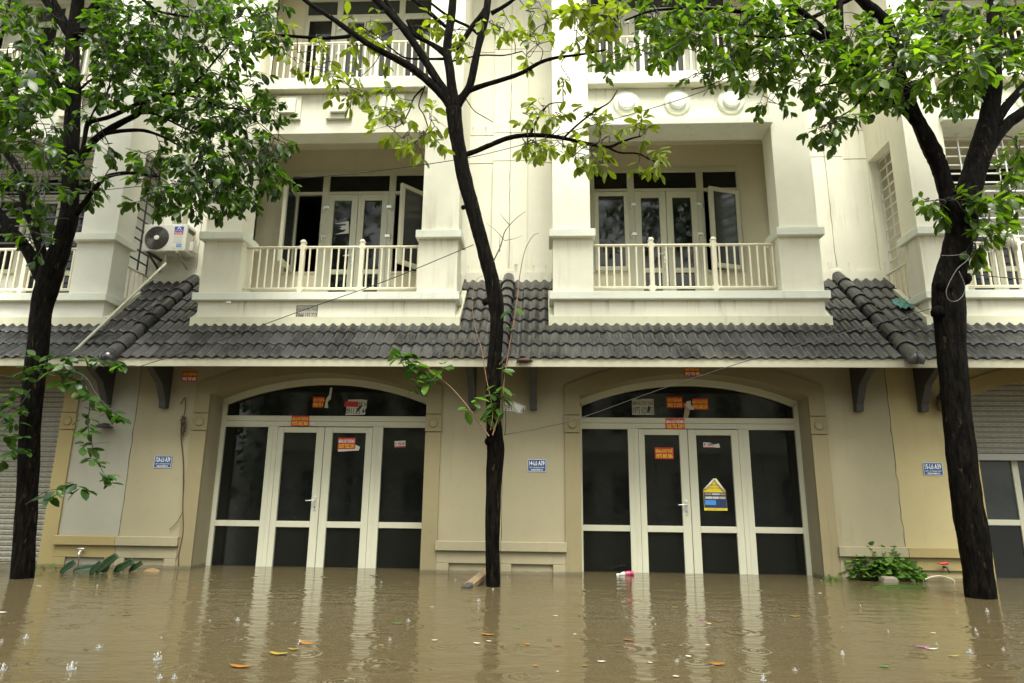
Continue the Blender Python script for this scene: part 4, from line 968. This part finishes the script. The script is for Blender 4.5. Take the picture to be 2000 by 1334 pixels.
# air conditioner on the recessed wall
ac = empty('air_conditioner', (-6.55, .91, 5.10), 'white outdoor air conditioner unit on brackets above the tiled roof at left', 'air conditioner')
M['ac'] = plain('ac_casing', (.66,.65,.58), .4, 0, .05, 6)
def ab(mb, *a): return mb.box(*a)
AX0, AX1, AY0, AY1, AH = -.385, .385, -.42, -.11, .50
MB().box(AX0, AX1, AY0, AY1, 0, AH).build('casing', M['ac'], ac, .018)
fx, fz = -.135, .245
g = MB(); g.lathe([(.215,0),(.215,.004),(.198,.006),(.196,.002),(.0,.002)], (fx, AY0-.0005, fz), (0,-1,0), 40); g.build('fan_opening', M['dark_steel'], ac)
g = MB()
for k in range(7):
    r = .052 + k*.0245; pts = [Vector((fx + r*math.cos(2*math.pi*i/36), AY0-.012, fz + r*math.sin(2*math.pi*i/36))) for i in range(37)]; g.tube(pts, .0042, 5, False)
for i in range(8):
    a = 2*math.pi*i/8+.2; g.tube([(fx+.045*math.cos(a), AY0-.010, fz+.045*math.sin(a)), (fx+.205*math.cos(a), AY0-.010, fz+.205*math.sin(a))], .002, 5)
g.build('fan_grille', plain('fan_wire', (.17,.16,.14), .4, .3, .1), ac); MB().lathe([(.046,0),(.046,.014),(.038,.018),(.0,.018)], (fx, AY0-.004, fz), (0,-1,0), 24).build('fan_hub', M['ac'], ac)
bl = MB()
for i in range(3):
    a0 = 2*math.pi*i/3; bl.add([(fx+.04*math.cos(a0), AY0-.003, fz+.04*math.sin(a0)), (fx+.18*math.cos(a0+.2), AY0-.004, fz+.18*math.sin(a0+.2)), (fx+.18*math.cos(a0+1.1), AY0-.0035, fz+.18*math.sin(a0+1.1)), (fx+.05*math.cos(a0+.9), AY0-.003, fz+.05*math.sin(a0+.9))], [(0,1,2,3)])
bl.build('fan_blade', plain('fan_blade_grey', (.03,.03,.028), .5), ac)
MB().box(.12, .345, AY0-.004, AY0, .055, .465).build('side_panel', M['ac'], ac, .003)
lb = MB().box(.165, .325, AY0-.006, AY0-.0042, .36, .45).build('brand_label', M['s_lblue'] if False else flat('label_blue', (.03,.07,.42)), ac)
MB().prism_y([(.205,.398),(.222,.398),(.245,.43),(.268,.398),(.285,.398),(.252,.443),(.238,.443)], AY0-.0075, AY0-.0062).build('emblem', M['s_pwhite'], ac)
lettering('HÒA PHÁT', M['s_pwhite'], .175, .315, .367, .390, AY0-.0078, ac, .006)
MB().box(.165, .325, AY0-.006, AY0-.0042, .305, .357).build('red_label', flat('label_red', (.50,.03,.05)), ac)
lettering('Funiki', M['s_pwhite'], .182, .308, .315, .350, AY0-.0078, ac, .006)
for z in (.275,.245,.215,.185): MB().box(.17, .32, AY0-.0055, AY0-.0042, z, z+.005).build('print_line', M['s_grey'], ac)
lettering('INVERTER', M['s_ink'], .17, .30, .155, .168, AY0-.0055, ac)
MB().box(.23, .32, AY0-.006, AY0-.0042, .075, .135).build('energy_label', M['s_lblue'], ac); lettering('R32', M['s_pwhite'], .245, .305, .09, .12, AY0-.0078, ac, .006)
MB().box(.386, .45, -.30, -.13, .05, .22).build('valve_cover', M['ac'], ac, .01)
MB().box(.3855, .388, -.38, -.16, .36, .44).build('side_vent', M['dark_steel'], ac)
MB().tube(catmull([(.40,-.25,.22),(.43,-.25,.30),(.41,-.22,.36),(.395,-.2,.37)],4), .010, 6).build('copper_pipe', plain('copper_pipe_yellow', (.45,.25,.05), .4), ac)
for x in (-.26, .26):
    q = MB().box(x-.018, x+.018, -.44, 0, -.04, -.002); q.obox((x,-.20,-.13), Vector((.014,0,0)), Vector((0,.20,-.10)), Vector((0,.006,.012))); q.build('wall_bracket', M['dark_steel'] if x < 0 else M['s_grey'], ac)
MB().tube([(-.02,-.28,0),(-.02,-.28,-.14),(-.10,-.24,-.16)], .02, 8).build('drain_stub', M['white'], ac)
# pale pipes behind the unit and the drain pole
for k, (x, r_, col, lb_) in enumerate(((-6.60, .055, M['white'], 'thick pale drain pipe running up the recessed wall behind the air conditioner'), (-6.43, .042, M['cream'], 'thin wrapped cream pipe beside the thick drain pipe above the air conditioner'))):
    tag(MB().tube([(x, .84, 5.45), (x, .84, 11.3)], r_, 12).build('wall_pipe', col), lb_, 'pipe')
pA, pB = Vector((-6.50, .55, 4.90)), bp(103, 727, Y=-1.22)
tag(MB().tube([pA, pA.lerp(pB,.3)+Vector((0,0,.0)), pB], .021, 10).build('drain_pole', M['pvc']), 'long white pole leaning from the air conditioner down over the tiled roof', 'pole')
tag(MB().tube([(-4.86,-.42,3.90),(-4.79,-.45,3.895)], .020, 10).build('spout', M['white']), 'short white spout poking out under the left balcony slab', 'spout')
# lamps
wl = empty('wall_lamp', (5.66, -.31, 2.30), 'old brass wall lantern half hidden behind the right trunk', 'wall lamp')
M['brass'] = plain('old_brass', (.16,.11,.04), .45, .6, .3); 
MB().lathe([(.0,.32),(.02,.30),(.03,.26),(.085,.20),(.10,.17),(.04,.165)], (0,-.12,0), None, 16).build('lamp_cap', M['dark_steel'], wl)
MB().lathe([(.085,.165),(.105,.10),(.10,.006),(.06,-.02),(.02,-.05),(.0,-.055)], (0,-.12,0), None, 16).build('lantern', M['brass'], wl)
MB().tube(catmull([(0,0,.10),(0,-.05,.05),(0,-.09,-.02),(0,-.12,-.05)],4), .012, 8).build('arm', M['dark_steel'], wl)
dl = empty('wall_lamp', (-6.526, -.30, 2.0), 'flat dark dome lamp on the pale wall behind the left sprig', 'wall lamp')
MB().lathe([(.10,0),(.14,.015),(.13,.006),(.06,.05),(.0,.055)], (0,-.12,-.02), None, 20).build('lamp_shade', M['bracket'], dl); MB().box(-.02,.02,-.12,0,.02,.05).build('arm', M['bracket'], dl)
# taps
def tap(px, py, label, hm, body, hose):
    c = bp(px, py, Y=-.337); r = empty('tap', c, label, 'tap')
    m = MB(); m.tube([(0,0,0),(0,-.08,0)], .014, 10); m.tube([(0,-.06,0),(0,-.09,-.02),(.015,-.10,-.07)], .012, 10); m.tube([(0,-.06,0),(0,-.06,.006)], .011, 8); m.build('spout', M[body], r)
    if hm: MB().tube([(.03,-.06,.045),(.0,-.06,.05),(-.06,-.06,.042),(-.10,-.06,.050)], [.016,.018,.014,.008], 8).build('lever', M[hm], r)
    else:
        MB().tube([(-.05,-.06,.035),(.05,-.06,.035)], .010, 8).build('lever', M[body], r)
    if hose: MB().tube(catmull([(.015,-.10,-.07),(.02,-.10,-.15),(.015,-.09,-.25)],4), .009, 6).build('hose', M['shoot'], r)
tap(1843, 1107, 'brass tap with red lever on the low wall near the right trunk', 's_red', 'dark_steel', False)
tap(163, 1076, 'chrome tap with hanging hose on the low wall at left', None, 'metal', True)
tag(MB().tube(catmull([tuple(bp(1795,1138,Y=-.36)), tuple(bp(1815,1128,Y=-.36)), tuple(bp(1838,1125,Y=-.36)), tuple(bp(1860,1132,Y=-.36)), tuple(bp(1866,1140,Y=-.36))],4), .008, 6).build('hose', M['pvc']), 'thin pale hose arching out of the water under the red tap', 'hose')

# cables
def cable(pts, r, label, sag=0):
    P = catmull([tuple(bp(px, py, Y=Y)) for px, py, Y in pts], 8)
    tag(MB().tube(P, r, 6).build('cable', M['s_ink']), label, 'cable')
cable([(272,716,-1.05),(400,675,-1.2),(600,603,-1.35),(760,546,-1.5),(925,478,-1.63)], .0055, 'thin black cable rising from the left eave to the middle trunk')
cable([(120,380,-.5),(320,360,-.7),(530,351,-1.1),(700,338,-1.3),(885,313,-1.6),(1000,288,-1.6),(1180,238,-1.65),(1320,197,-1.7),(1430,157,-1.75),(1545,118,-1.8)], .0055, 'black cable crossing both balconies from the left tree to the right canopy')
cable([(984,849,-1.70),(1060,835,-1.5),(1135,816,-1.2),(1300,757,-1.3),(1500,692,-1.5),(1690,638,-1.7),(1830,600,-1.9)], .005, 'thin cable sagging from the low middle trunk to the right trunk')
cable([(1880,533,-1.9),(1940,540,-1.6),(2010,546,-1.2)], .006, 'short cable running right from the right trunk past the balcony')
cable([(980,690,-1.75),(983,760,-1.74),(988,820,-1.76),(986,849,-1.74)], .005, 'dark cord hanging down the right side of the middle trunk')
M['wire'] = plain('thin_grey_wire', (.10,.095,.08), .5)
def ring(pts, Y, label, mat): tag(MB().tube(catmull([tuple(bp(px, py, Y=Y)) for px, py in pts], 6), .004, 6).build('wire_loop', M[mat]), label, 'wire')
ring([(1838,499),(1860,499),(1885,497),(1893,502),(1885,512),(1870,525),(1856,548),(1848,570),(1854,586),(1868,588),(1880,578),(1885,562),(1880,545),(1873,530)], -2.16, 'grey wire loop tied round the bend of the right trunk', 'wire')
M['dry'] = plain('dry_brown_stem', (.055,.030,.016), .85, 0, .4, 30)
# dried vine on the wall
vn = MB()
for pts, r_ in (([(353,790),(358,780),(362,778),(361,800),(357,820)],.010),([(357,812),(355,850),(357,900),(359,950),(358,985),(356,1040),(350,1080),(348,1105)],.014),([(357,1000),(345,1020),(332,1035)],.008),([(352,1050),(335,1062),(325,1075)],.009),([(352,1065),(345,1090),(332,1108)],.009)):
    vn.tube(catmull([tuple(bp(a+random.uniform(-1.5,1.5),b,Y=-.33)) for a,b in pts],5), r_*.62, 6)
for k in range(16): 
    c = bp(357+random.uniform(-5,6), 828+random.uniform(-15,14), Y=-.35); vn.tube([c, c+Vector((random.uniform(-.04,.04),-.01,random.uniform(-.12,-.02)))], [.016,.004], 5)
tag(vn.build('dry_vine', M['dry']), 'dried brown vine hanging on the wall left of the left arch', 'vine')
# rag on the tiles, nest under the eave
rg = MB(); random.seed(8); n = 9; c0 = bp(1768, 606, Y=.05); vs = []
for i in range(n):
    for j in range(n):
        u = (i/(n-1)-.5)*.30; v = (j/(n-1)-.5)*.24; vs.append((c0.x+u+random.gauss(0,.012), c0.y+v, roof_z(c0.y+v)+.075+random.uniform(0,.07)*(1-abs(2*i/(n-1)-1)*.6)))
rg.add(vs, [(i*n+j,(i+1)*n+j,(i+1)*n+j+1,i*n+j+1) for i in range(n-1) for j in range(n-1)]); o = rg.build('rag', plain('teal_cloth', (.06,.16,.13), .8, 0, .3)); tag(o, 'crumpled teal rag lying on the tiles at right', 'rag')
ns = MB(); cn = bp(1024, 704, Y=-1.03); ns.sphere(cn, (.11,.06,.035), 12)
for k in range(40): a = random.uniform(0,6.28); p = cn+Vector((.09*math.cos(a), random.uniform(-.05,.006), random.uniform(-.03,.01))); ns.tube([p, p+Vector((random.uniform(-.05,.05),0,random.uniform(-.05,.01)))], .003, 3, False)
tag(ns.build('bird_nest', M['dry']), 'small brown nest of straw tucked under the tile edge in the middle', 'nest')
# mop on the far balcony
mp = MB(); 
for k in range(26): 
    x = 1935+k*1.9; p = bp(x, 450+abs(k-13)*.8, Y=-.17); mp.tube([p, p+Vector((random.uniform(-.02,.006),-.01,-.12)), p+Vector((random.uniform(-.04,.04),-.01,-.24-random.uniform(0,.06)))], [.009,.011,.005], 4)
mp.tube([bp(1930,450,Y=-.16), bp(1986,450,Y=-.16)], .018, 6)
tag(mp.build('mop', M['s_grey']), 'grey string mop head hung over the rail of the far right balcony', 'mop')

# ------------------------------------------------------------------ floating things
def W0(px, py, z=0): return bp(px, py, Z=z)
# plank against the middle trunk
pl = empty('plank', W0(912, 1148), 'weathered wooden plank leaning in the water beside the middle trunk', 'plank')
d = bp(948,1117,Y=-1.25) - W0(905,1150); dn = d.normalized(); sd_ = dn.cross(Vector((0,0,1))).normalized(); up = sd_.cross(dn)
M['plank'] = plain('weathered_board', (.15,.105,.055), .8, 0, .5, 20); M['charred'] = plain('charred_end', (.03,.027,.022), .8, 0, .6, 40)
MB().obox(d*.58, dn*(d.length*.50), sd_*.06, up*.03).build('board', M['plank'], pl, .004)
MB().obox(d*.05 + Vector((0,0,-.02)), dn*.085, sd_*.052, up*.05).build('rough_end', M['charred'], pl, .008)
MB().obox(d*.45 - up*.06 + sd_*.02, dn*(d.length*.38), sd_*.02, up*.05).build('edge_board', M['plank'], pl, .004)
# bottle
bt = empty('plastic_bottle', W0(1223, 1123.5), 'clear plastic drink bottle with a pink label floating by the right door', 'bottle')
ax = Vector((.97, .05, .10)).normalized()
M['pet'] = plain('clear_plastic', (.45,.47,.42), .12, 0, .2)
def bl_(prof, mat, name): MB().lathe(prof, (0,0,.018), ax, 20).build(name, M[mat], bt)
bl_([(.0,-.135),(.016,-.135),(.016,-.108),(.012,-.107)], 's_pwhite', 'cap'); bl_([(.012,-.106),(.013,-.09),(.030,-.05),(.034,-.03)], 'pet', 'neck')
bl_([(.0342,-.03),(.0345,-.0),(.0345,.05)], 'pet', 'body'); bl_([(.0348,-.015),(.0355,.0),(.0355,.052),(.035,.055)], 's_pink', 'label'); bl_([(.034,.055),(.034,.085),(.031,.105),(.0,.107)], 's_pink', 'base')
# heap of vine on a foam block
def clump(name, cx, cy, cz, rx, ry, rz, n, size, mat, label, cat, seedv):
    random.seed(seedv); root = empty(name, (cx, cy, 0), label, cat); lv = Leaves(); st = MB()
    for k in range(n):
        a = random.uniform(0, 6.28); r = math.sqrt(random.random()); x, y = rx*r*math.cos(a), ry*r*math.sin(a); z = cz*0 + rz*math.sqrt(max(.03, 1-r*r))*random.uniform(.25, 1.0)
        ld = Vector((math.cos(a)+random.gauss(0,.5), math.sin(a)*.7-.4+random.gauss(0,.4), random.uniform(-.5,.6)))
        lv.add((cx+x, cy+y, z), ld, Vector((random.gauss(0,.6), random.gauss(-.4,.5), 1)), size*random.uniform(.6,1.2), random.uniform(.55,.8))
        if k % 5 == 0: st.tube(catmull([(x*.6,y*.6,.01),(x*.9,y*.9,z*.7),(x,y,z)],3), .004, 4, False)
    st.build('stems', M['leaf_low'], root); lv.build('foliage', mat, root, root.location); return root
cx_ = (W0(1655,1130).x + W0(1795,1135).x)/2
hc = Vector((5.04-.29, -.48, 0)); hp = W0(1728, 1134)
clump('floating_vine', hp.x, hp.y+.12, 0, .50, .20, .46, 760, .125, M['leaf_vine'], 'heap of green leafy vine floating below the sill at right', 'plant', 31)
fm_ = MB().box(-.10,.10,-.07,.07,-.06,.07); fo = fm_.build('foam_block', plain('dirty_foam', (.22,.19,.14), .9, 0, .4, 25), None, .02); fo.location = W0(1744,1139)+Vector((0,.13,0)); fo.rotation_euler = (.1,.05,.15); tag(fo, 'dirty white foam block wedged in the heap of vine', 'foam block')
def blade(name, px, py, L, wd, az, el, mat, label, cat, group=None, curl=.1, blunt=False):
    p = W0(px, py); m = MB(); n = 10; vs = []
    for i in range(n+1):
        t = i/n; ww = wd*(min(1, t*4+.1)**.6*(1-.12*math.sin(9*t+px)) if blunt else math.sin(math.pi*min(.98, t*.9+.06))**.6)
        q = Vector((L*t*math.cos(az)*math.cos(el), L*t*math.sin(az)*math.cos(el), L*t*math.sin(el)-curl*L*t*t)); dr = Vector((math.cos(az)*math.cos(el), math.sin(az)*math.cos(el), math.sin(el))); fc = Vector((.25,-1,.45)) if el > .15 else Vector((0,-.45,1)); s = dr.cross(fc).normalized(); u_ = s.cross(dr)
        for k in (-1,-.5,0,.5,1): vs.append(q + s*ww*k*.5 + u_*(abs(k)*ww*.16+.004))
    m.add(vs, [(i*5+k,i*5+k+1,(i+1)*5+k+1,(i+1)*5+k) for i in range(n) for k in range(4)], True)
    o = m.build(name, mat); o.location = p; s_ = o.modifiers.new('thick','SOLIDIFY'); s_.thickness = .003
    return tag(o, label, cat, group)
blade('palm_leaf', 1703, 1148, .66, .075, .03, .03, M['leaf_low'], 'long bright green blade floating in front of the heap of vine', 'leaf', None, .03)
for (px, py, L, wd, az, el, lb_) in ((176,1122,.24,.10,.5,1.0,'short dark banana leaf piece standing nearest the left trunk'),(143,1116,.30,.12,.5,.25,'low folded banana leaf lying between the tap and the left trunk'),(188,1119,.40,.13,.35,.85,'tallest upright banana leaf piece in the left floating pile'),(208,1119,.26,.14,2.4,.5,'broad banana leaf half sunk right of the tallest one'),(222,1117,.34,.12,.25,.62,'banana leaf with a pale rib leaning right in the left pile'),(252,1116,.24,.09,.3,.72,'small banana leaf tip at the right end of the left pile'),(118,1119,.26,.10,.4,.8,'narrow banana leaf piece at the left end of the floating pile')):
    blade('banana_leaf', px, py, L*.85, wd*.8, az, el, M['banana'], lb_, 'leaf', 'banana leaf pieces floating at left', .1, True)
dp = W0(292, 1113); dl_ = blade('husk', 280, 1116, .22, .09, .1, .08, plain('dry_husk', (.17,.11,.05), .8, 0, .4, 25), 'dry tan husk floating at the right end of the banana leaves', 'husk', None, .1)
for (px, py, n, lb_) in ((88,1112,14,'few small green weeds floating beside the left trunk'),(1632,1134,12,'small green weed tuft floating left of the heap of vine')):
    p = W0(px, py); clump('floating_weed', p.x, p.y, 0, .16, .06, .05, n, .07, M['leaf_vine'], lb_, 'plant', px)
# loose leaves, petals and litter on the water
ML = {'or': flat('orange_leaf', (.26,.105,.012), .4, .4), 'ye': flat('yellow_leaf', (.25,.175,.025), .4, .4), 'br': flat('brown_leaf', (.15,.07,.02)), 'gr': flat('green_leaf', (.06,.12,.014)), 'wh': flat('white_petal', (.40,.39,.33)), 'dk': flat('dark_leaf', (.03,.022,.015)), 'pu': flat('purple_wrap', (.26,.07,.23), .3)}
def float_leaf(px0, px1, py, wr, mat, label, cat='leaf', group='loose leaves floating on the water', name='floating_leaf'):
    a, b = W0(px0, py), W0(px1, py); L = (b-a).length; n = 8; m = MB(); vs = []
    yaw = random.uniform(-.25,.25); ph = random.uniform(0,3)
    for i in range(n+1):
        t = i/n; ww = L*wr*(math.sin(math.pi*t)**.8*.5+.01)
        for k in (-1,-.4,.4,1): vs.append((L*(t-.5), k*ww, .006 + .10*L*(2*t-1)**2*random.uniform(.5,1) + abs(k)*ww*.25 + .02*L*math.sin(5*t+ph)))
    m.add(vs, [(i*4+k,i*4+k+1,(i+1)*4+k+1,(i+1)*4+k) for i in range(n) for k in range(3)], True)
    o = m.build(name, ML[mat]); o.location = (a+b)/2; o.rotation_euler = (0,0,yaw); s_ = o.modifiers.new('thick','SOLIDIFY'); s_.thickness = .0015; s_.offset = 1
    tag(o, label, cat, group)
random.seed(12)
for q in ((1449,1493,1304,.45,'or','long orange brown leaf floating at the lower left, nearest the bottom edge') if False else (447,494,1304,.35,'or','long orange brown leaf floating lowest at left'),(524,563,1279,.40,'ye','yellow green leaf floating left of the paired orange leaf'),(581,616,1259,.45,'or','bright orange leaf floating beside a splash at left'),(562,585,1270,.4,'ye','thin yellow leaf floating between two larger ones at left'),(1384,1417,1299,.5,'or','bright orange leaf floating in front of the right door'),(939,965,1241,.4,'or','orange leaf floating on the middle trunk reflection'),(1022,1036,1260,.8,'or','short rounded orange leaf right of the trunk reflection'),(1081,1099,1262,.25,'br','thin brown leaf sliver floating in the middle water'),(1217,1240,1252,.4,'br','brown leaf floating on the reflection of the right door frame'),(1002,1018,1228,.35,'gr','thin green leaf right of the trunk reflection'),(763,790,1219,.25,'gr','long pale green leaf floating on the left door reflection'),(1716,1738,1304,.5,'gr','dark green leaf floating at the lower right'),(1542,1561,1205,.4,'ye','yellow leaf floating below the right door'),(1376,1388,1218,.6,'ye','small round yellow leaf near the pink litter'),(1398,1412,1215,.4,'br','small brown leaf near the pink litter'),(739,750,1262,.5,'ye','small yellow leaf floating at centre left'),(724,737,1197,.4,'br','small brown leaf on the left door reflection'),(1067,1078,1250,.6,'gr','tiny green leaf floating at centre'),(1311,1325,1187,.3,'ye','thin yellow leaf near the right door'),(160,174,1271,.3,'dk','dark twig like leaf floating at far left'),(1851,1874,1283,.3,'ye','thin yellow leaf beside the purple wrapper'),(1137,1146,1302,.7,'ye','small yellow leaf low in the middle water'),(1040,1052,1302,.6,'or','small orange leaf low in the middle water'),(375,388,1150,.3,'or','thin orange leaf near the left door edge'),(720,745,1127,.3,'dk','dark leaf floating at the left door sill')):
    float_leaf(*q)
for q in ((1362,1376,1210,.5,'pu','small pink wrapper floating on the right door reflection'),(1785,1815,1265,.30,'pu','purple wrapper floating at the lower right')):
    float_leaf(*q, cat='wrapper', group=None, name='litter')
float_leaf(1808, 1832, 1269, .35, 'wh', 'white paper strip touching the purple wrapper', 'paper', None, 'litter')
for (px, py, w_) in ((931,1258,14),(849,1252,12),(955,1254,11),(1175,1294,16),(1085,1204,8),(1270,1296,9),(844,1187,8),(1385,1220,10),(1123,1240,7),(1823,1238,10),(1601,1160,9),(1320,1323,13),(1344,1283,11),(1089,1313,6),(1382,1261,9),(1345,1284,10),(3,1198,20),(76,1146,10)):
    float_leaf(px-w_/2, px+w_/2, py, .55, 'wh', 'small white petal floating on the muddy water', 'petal', 'white petals scattered on the water', 'petal')
# rain splashes
M['drop'] = plain('splash_water', (.86,.88,.86), .03, 0, .04); M['drop'].node_tree.nodes['Principled BSDF'].inputs['Transmission Weight'].default_value = .8; M['drop'].node_tree.nodes['Principled BSDF'].inputs['IOR'].default_value = 1.33
sp = MB(); random.seed(2)
sp.lathe([(.020,.0),(.012,.010),(.006,.006),(.007,.042),(.0,.050)], (0,0,0), None, 10); 
for k in range(9): a = k*.7; r = random.uniform(.012,.032); sp.sphere((r*math.cos(a), r*math.sin(a), random.uniform(.006,.04)), random.uniform(.002,.0055), 6)
for k in range(8): a = k*.785; sp.tube([(.018*math.cos(a), .018*math.sin(a), 0), (.027*math.cos(a), .027*math.sin(a), .014)], [.004,.0015], 5)
s0 = None
for (px, py, k) in ((464,1212,1.3),(193,1266,1.5),(139,1309,1.5),(307,1290,1.5),(50,1248,1.0),(5,1310,1.6),(3,1254,1.),(312,1325,1.1),(340,1326,.9),(585,1258,1.2),(797,1214,1.),(935,1175,1.2),(963,1152,.9),(889,1132,.8),(992,1128,.8),(761,1250,.9),(745,1137,.8),(1928,1195,1.2),(1906,1232,1.1),(1895,1276,1.3),(1910,1240,.8),(1830,1260,.8),(1646,1279,1.0),(1735,1234,.7),(1553,1310,1.0),(1491,1323,1.),(1491,1330,1.),(1533,1212,.6),(1280,1220,.7),(1322,1292,1.1),(1324,1140,.5),(1960,1270,.8),(1645,1225,.6),(1680,1183,.5),(190,1145,.6),(95,1190,.5),(315,1246,.7),(410,1213,.6),(480,1180,.5)):
    if s0 is None: s0 = sp.build('rain_splash', M['drop']); o = s0
    else: o = dup(s0)
    o.location = W0(px, py); k *= random.uniform(.4,.72); o.scale = (k, k, k*random.uniform(.6,1.2)); o.rotation_euler = (0,0,random.uniform(0,6)); tag(o, 'little clear crown of a raindrop hitting the flood water', 'splash', 'rain splashes on the water')
